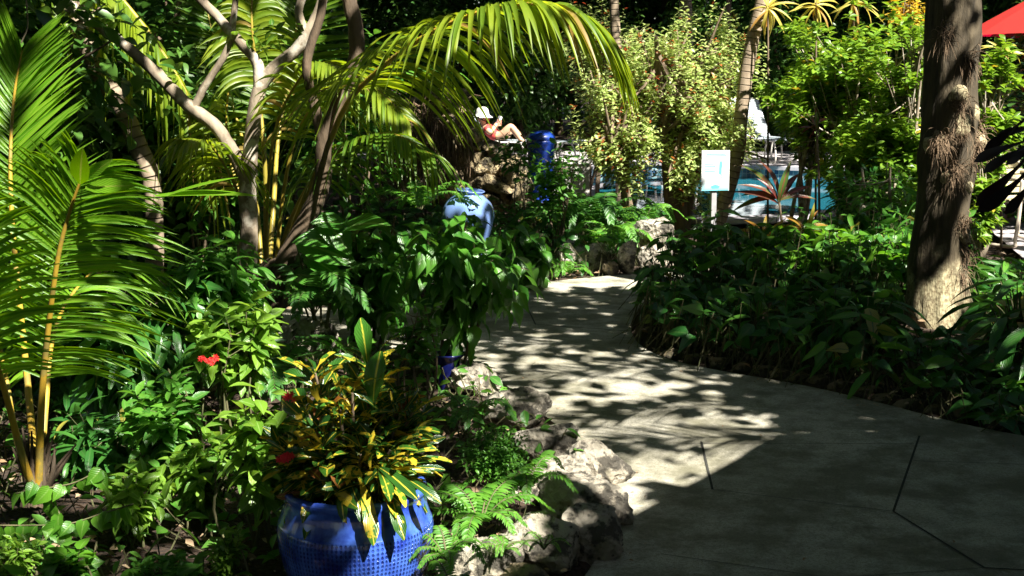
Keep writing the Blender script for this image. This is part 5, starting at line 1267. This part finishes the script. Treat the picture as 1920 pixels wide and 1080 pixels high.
tsp = [(x, 29 + (i % 3) * 2.2) for i, x in enumerate(np.arange(-15, 16.5, 2.3))] + [(x, 25.5) for x in (-11, -8.2, -5.4)] + [(-11, -3), (-9, 3), (-6, -5), (-2, -6.5), (3, -8), (8, -8), (13, -4), (13.5, 3), (14, 9), (-12, 8), (-8.5, 20), (-6.8, 16.5), (12.5, 21), (10.5, 25.5), (8.6, 27), (-5.5, -1), (-6, 3.4)] + [(x, 37 + (i % 2) * 2) for i, x in enumerate(np.arange(-19, 20, 2.4))] + [(x, 43.5) for x in np.arange(-21, 22, 2.4)] + [(x, 33.7) for x in np.arange(-14, 15, 2.6)] + [(.5, -5)]  # unseen spots beside and behind the viewpoint are added to cut sky light
bx_ = copy_tree(b2); 
place([b1, b2], tsp[:-1], "broadleaf tree", hs=lambda x, y: 2.3 if y > 36 else (.6 if 33.6 < y < 33.8 else 1.15)); b2.location = (.5, -5, 0); b2['label'] = "dark unseen broadleaf tree added straight behind the viewpoint"; b2['group'] = "trees and shrubs enclosing the garden outside the picture"
for ch in list(bx_.children): bpy.data.objects.remove(ch)
bpy.data.objects.remove(bx_)
b3 = bgplant("background_shrub", "dim shrub in deep shade", 2.6, 1.25, 520, .13, M_bgleaf, 3, L_oval, .04, "shrub")
ssp = [(-2.4, 9.6), (-3.3, 9.2), (-4.6, 10), (-3.2, 12), (-4.4, 12), (-5.2, 13), (-2.5, 15.2), (-3.8, 15), (-3, 18), (-5, 17), (5.2, 13.4), (6.4, 14.5), (7.6, 18), (-2.9, 7.2), (-4.0, 7.8)] + [(a, 25.2 + .5 * (a % 2)) for a in (-3, -1.5, .2, 1.9, 3.4, 5.0, 6.4, 8, 9.6)]
place([b3], ssp, "leafy shrub", (.92, 1.08), lambda x, y: .55 if (x > 4 and y < 16) else 1.1)

# ------------------------------------------------------------------ unseen shade trees added above the frame, leaves placed to shape the light
LIT = []      # (point, radius, share of sun let through)
def lit(px, py, Y, r, T):
    p = P(px, py, Y) if Y else G(px, py)
    LIT.append((p.x - SUN.x / SUN.z * p.z, p.y - SUN.y / SUN.z * p.z, r, T))
for a in [
 (60, 420, 4.5, .3, .9), (170, 430, 4.1, .28, .95), (280, 430, 4.1, .25, .9), (100, 600, 4.3, .28, .8), (350, 380, 4.1, .2, .9), (40, 220, 4.7, .3, .55), (180, 200, 4.7, .25, .5), (200, 560, 4.3, .2, .6), (-40, 500, 4.2, .3, .8),
 (60, 760, 4.3, .14, .9), (100, 950, 3.95, .22, .6), (60, 1040, 3.8, .2, .5), (150, 900, 4.1, .15, .6), (430, 1030, 3.8, .12, .6),
 (470, 250, 7.5, .3, .75), (545, 110, 7.5, .3, .7), (480, 60, 8.2, .5, .85), (400, 230, 7.5, .2, .7), (300, 150, 7.5, .25, .7), (595, 20, 7.5, .2, .7), (285, 350, 8.1, .12, .5), (460, 150, 8.2, .4, .9), (560, 200, 7.6, .2, .6),
 (200, 60, 8.4, .45, .95), (300, 130, 8.4, .4, .95), (360, 260, 8.4, .35, .8), (250, 200, 8.4, .3, .7), (180, 60, 7.5, .2, .7), (400, 240, 7.5, .2, .9), (560, 60, 9, .4, .35),
 (700, 110, 6.6, .25, .6), (850, 60, 6.1, .35, .75), (1000, 60, 6, .4, .95), (1120, 110, 6, .35, .95), (920, 60, 6, .3, .8), (600, 260, 7.4, .25, .5), (640, 160, 7.0, .2, .6), (700, 300, 7.2, .25, .5), (760, 200, 7, .25, .5),
 (1290, 120, 13.2, .9, .97), (1290, 280, 13.2, .8, .97), (1180, 250, 13, .7, .9), (1130, 300, 13, .5, .85), (1380, 200, 13, .6, .9), (1110, 80, 15.5, .8, .6), (1350, 400, 12.7, .4, .7), (1200, 380, 13, .5, .7), (1410, 60, 12.7, .5, .9),
 (1340, 320, 11.8, .7, 1), (1335, 420, 11.8, .2, .8), (1200, 160, 13, .6, .95), (1350, 320, 13.2, .6, .95), (1300, 30, 13.2, .8, .9),
 (1230, 445, 10.6, .38, .98), (1180, 490, 10, .25, .98), (1100, 490, 10.2, .3, .85), (1150, 460, 10.6, .3, .85), (1130, 528, 0, .42, 1), (1060, 534, 0, .25, .85), (1000, 540, 0, .2, .7), (1200, 530, 0, .3, 1), (1280, 515, 0, .3, .9),
 (870, 390, 10.5, .22, .85), (880, 480, 10.5, .13, .85), (800, 350, 10.2, .22, .9), (950, 525, 0, .12, .7), (930, 320, 13.4, .4, .6), (860, 210, 13.5, .35, .55), (990, 350, 13.4, .25, .5), (780, 215, 13, .25, .4), (1035, 320, 10.6, .35, .5), (1120, 410, 11.3, .5, .5),
 (1500, 110, 12, .5, .7), (1600, 90, 12, .55, .8), (1700, 130, 11, .5, .95), (1560, 60, 12, .6, .95), (1640, 60, 11.5, .5, .95), (1560, 220, 12, .5, .25), (1690, 250, 10.8, .35, .3), (1860, 150, 10.4, .45, 1), (1860, 280, 10.4, .4, 1), (1840, 390, 10.2, .35, .95), (1450, 10, 12.5, .5, .95), (1560, 20, 12.3, .6, .9), (1700, 20, 12.3, .5, .95), (1640, 340, 10.2, .3, .25), (1890, 95, 11.5, .4, .7),
 (1150, 297, 0, 1.8, .6), (1440, 297, 0, 1.2, .5), (920, 230, 21.2, .8, 1), (1410, 230, 22.6, .7, .12), (1250, 330, 0, 1.2, .35), (100, 120, 8.8, .7, .3), (90, 250, 8.8, .4, .25), (360, 150, 9.3, .6, .35), (340, 320, 9.3, .4, .3), (660, 150, 10.6, .6, .3), (680, 300, 10.6, .4, .25), (200, 150, 13, 1.4, .15), (450, 150, 14, 1.4, .2), (1000, 120, 26, 2, .12), (1150, 60, 28, 2.5, .12), (1330, 80, 28, 2.5, .15), (260, 200, 10, .5, .3), (350, 60, 10, .6, .35), (60, 300, 8, .4, .3), (640, 330, 8, .35, .35), (500, 330, 8.5, .4, .35), (680, 480, 7.2, .3, .3), (780, 450, 7.2, .25, .3), (560, 520, 7, .25, .25), (250, 740, 5.3, .25, .4), (150, 820, 4.6, .2, .4), (420, 700, 4.9, .2, .6), (300, 640, 5.5, .2, .4), (1420, 340, 0, .9, .35), (1880, 445, 0, .5, .75), (1900, 480, 0, .3, .8), (1880, 380, 11.6, .4, .7), (1890, 40, 17, 2.4, 1), (1990, 40, 17, 2, 1), (1080, 320, 14.6, .4, .6), (1014, 290, 15.5, .3, .55), (1440, 310, 0, 1.2, .3), (1480, 380, 9.5, .25, .35), (1530, 410, 9.3, .2, .5),
 (1775, 570, 7.8, .14, 1), (1785, 500, 7.8, .12, .95), (1760, 600, 7.8, .12, 1), (1800, 420, 7.85, .07, .7), (1812, 220, 7.85, .07, .6), (1825, 300, 7.85, .08, .8), (1825, 130, 7.85, .06, .7), (1830, 60, 7.85, .06, .6), (1815, 380, 7.85, .08, .8), (1810, 460, 7.8, .09, .9),
 (1660, 510, 8.6, .35, .8), (1640, 470, 9, .3, .7), (1600, 495, 8.9, .4, .9), (1520, 490, 9.1, .35, .7), (1700, 470, 9.2, .35, .95), (1560, 540, 8.4, .15, .5), (1450, 520, 8.6, .15, .5), (1620, 560, 8.0, .12, .6), (1860, 520, 8.8, .35, .9), (1900, 540, 8.3, .25, .8), (1780, 640, 0, .15, .5), (1430, 480, 9.2, .2, .7), (1350, 600, 7.8, .12, .35), (1500, 520, 8.2, .25, .3), (1830, 590, 8.0, .2, .6),
 (1380, 870, 0, .24, 1), (1440, 850, 0, .16, 1), (1340, 850, 0, .16, .8), (1300, 890, 0, .2, .62), (1230, 930, 0, .22, .55), (1190, 900, 0, .2, .6), (1250, 850, 0, .25, .62), (1160, 960, 0, .15, .9),
 (1000, 700, 0, .25, .85), (1100, 720, 0, .3, .85), (1200, 720, 0, .3, .7), (1050, 780, 0, .3, .8), (1200, 790, 0, .3, .8), (1320, 800, 0, .25, .8), (1420, 800, 0, .14, .8), (1120, 840, 0, .25, .65), (1080, 820, 0, .2, .65), (940, 670, 0, .2, .5), (1000, 660, 0, .2, .4), (1150, 670, 0, .25, .4), (860, 645, 0, .2, .3), (1280, 745, 0, .2, .5), (1280, 690, 0, .05, .9), (1480, 742, 0, .04, .9), (1500, 775, 0, .04, .9), (700, 630, 0, .15, .2),
 (900, 715, 6.2, .2, 1), (970, 770, 5.6, .2, 1), (1020, 825, 5, .14, .75), (1110, 860, 4.75, .3, 1), (1060, 895, 4.6, .16, .8), (1085, 930, 4.4, .12, .6), (1020, 800, 5.1, .2, 1), (890, 1040, 3.8, .16, .9), (1010, 1010, 4.0, .12, .45), (592, 625, 5.9, .2, 1), (1090, 1000, 4.1, .1, .4),
 (640, 670, 3.8, .16, .75), (600, 740, 3.8, .15, .6), (740, 760, 3.8, .18, .6), (700, 860, 3.65, .14, .85), (690, 930, 3.57, .13, 1), (700, 1010, 3.57, .16, 1), (790, 850, 3.7, .1, .8), (780, 960, 3.65, .09, .95), (690, 660, 3.8, .1, .9), (640, 1030, 3.58, .12, .85), 
 (900, 930, 4.0, .13, .9), (980, 930, 4.2, .12, .8), (850, 1020, 3.7, .1, .8), (920, 850, 4.3, .13, .5), (890, 780, 4.6, .12, .5), (945, 960, 4.1, .1, .9),
 (450, 610, 5.0, .28, .9), (400, 830, 4.5, .25, .75), (330, 760, 4.7, .2, .7), (480, 760, 4.2, .18, .7), (520, 870, 4.1, .14, .7), (320, 960, 4.2, .2, .5), (250, 620, 5.3, .15, .4), (370, 690, 4.9, .15, .8), (430, 500, 5.6, .2, .5), (230, 920, 4.2, .2, .5), (380, 900, 4.3, .15, .6),
 (610, 430, 7.0, .16, .85), (640, 475, 7.0, .12, .7), (740, 400, 7.2, .2, .4), (880, 420, 6.4, .2, .35), (960, 440, 9.4, .15, .4), (830, 400, 6.4, .1, .5)]: lit(*a)
LITA = np.array(LIT)
LAM = 3.6
def canopy():
    rng = np.random.default_rng(99)
    trunks = [(6.6, -3.5), (8.2, 5.6), (9.6, 13), (11.5, 21), (-5.4, -2.0), (-6.3, 5.0), (-9.5, 12), (-9, 22), (3.5, 31), (-2, -6)]
    P_, S_ = [], []
    for (x0, x1, y0, y1, z0, z1, size, eff) in [(-7, 8, 1.0, 13.5, 3.7, 6.2, .20, .0088), (-13, 16, 13.5, 38, 4.2, 8, .42, .040), (-13, -7, 1, 13.5, 4, 7, .42, .04), (8, 15, 3, 13.5, 4, 7, .42, .04)]:
        n = int((x1 - x0) * (y1 - y0) * LAM / eff); gx_, gy_ = rng.uniform(x0, x1, n), rng.uniform(y0, y1, n); z = z0 + (z1 - z0) * rng.uniform(0, 1, n) ** 1.3
        T = np.full(n, .035)
        for (lx, ly_, r, t) in LITA:
            d = np.hypot(gx_ - lx, gy_ - ly_) / r; d += .18 * np.sin(gx_ * 9 / max(r, .2) + ly_) * np.cos(gy_ * 8 / max(r, .2))
            d *= 1
            T = np.maximum(T, np.where(d < 1, t, np.where(d < 1.35, t * (1.35 - d) / .35 * .6, 0)))
        pk = np.clip(-np.log(np.maximum(T, 1e-3)) / LAM, 0, 1)     # keep probability
        keep = rng.uniform(0, 1, n) < pk
        # leaf grid clumping keeps small sky flecks
        gx_, gy_, z = gx_[keep], gy_[keep], z[keep]
        x = gx_ + SUN.x / SUN.z * z; y = gy_ + SUN.y / SUN.z * z
        ok = z > 1.6 + .06 * np.maximum(y, 0) + .55
        P_.append(np.stack([x, y, z], 1)[ok]); S_.append(np.full(ok.sum(), size))
    p = np.concatenate(P_); s = np.concatenate(S_); tr = np.array(trunks)
    own = np.argmin(((p[:, None, :2] - tr[None]) ** 2).sum(2), 1)
    labs = ["behind the right of the viewpoint", "right of the shaggy trunk beyond the frame", "right of the pool", "at the far right of the pool deck", "left behind the viewpoint", "left of the coconut palm beyond the frame", "far left of the boulder mound", "far left beyond the loungers", "directly behind the loungers", "behind the viewpoint"]
    for k, (tx_, ty_) in enumerate(trunks):
        m = own == k
        if m.sum() < 50: continue
        t = thing("added_shade_tree", "unseen shade tree added " + labs[k] + ", its crown shaped to dapple the light", "tree", (tx_, ty_, 0))
        lb = MB(); q = p[m]; n = len(q); D = rng.normal(0, 1, (n, 3)) * V(1, 1, .35)
        put(lb, leafT([(0, 0), (.5, .3), (1, 0)], .15, .15, 2), q, D, s[m] * rng.uniform(.75, 1.25, n), None, .5, rng)
        lb.build("crown", M_canopy, t)
        sb = MB(); tube(sb, [V(tx_, ty_, -.1), V(tx_ + .1, ty_, 2.5), V(tx_, ty_ + .1, 5.5)], [.26, .2, .12], 12, sub=20, rough=.06); sb.build("trunk", M_barkd, t)
        reloc(t)
canopy()
# coconut crown above the path: its leaflets draw the striped shadows
cp_ = thing("coconut_palm", "tall coconut palm right of the frame whose fronds overhang the path", "palm", (5.2, 5.0, 0))
sb = MB(); top = V(4.1, 4.9, 4.9); tube(sb, [V(5.2, 5.0, -.1), V(4.9, 5, 2.4), top], [.17, .13, .11], 12, sub=24, rough=.04); sb.build("trunk", M_barkp, cp_)
for k, (gx0, gy0, gx1, gy1) in enumerate([(1.9, 6.9, -.55, 6.5), (1.9, 6.2, -.2, 5.6), (2.0, 7.6, -.6, 7.25), (1.5, 5.6, -.1, 5.1)]):
    z = 3.6; a = V(gx0 + SUN.x / SUN.z * z, gy0 + SUN.y / SUN.z * z, z + .2); b = V(gx1 + SUN.x / SUN.z * (z - .3), gy1 + SUN.y / SUN.z * (z - .3), z - .3)
    lb = MB(); s2 = MB(); frond(lb, s2, [top, (top + a) / 2 + V(0, 0, .3), a, (a + b) / 2 + V(0, 0, .15), b], 96, lambda u: .66 * (1 - .45 * u), .0105, .9, .25, None, .028, .22, k, 6, vee=.05)
    l_ = lb.build("frond", M_cocod, cp_); s_2 = s2.build("frond_stalk", M_petg, cp_)
reloc(cp_)
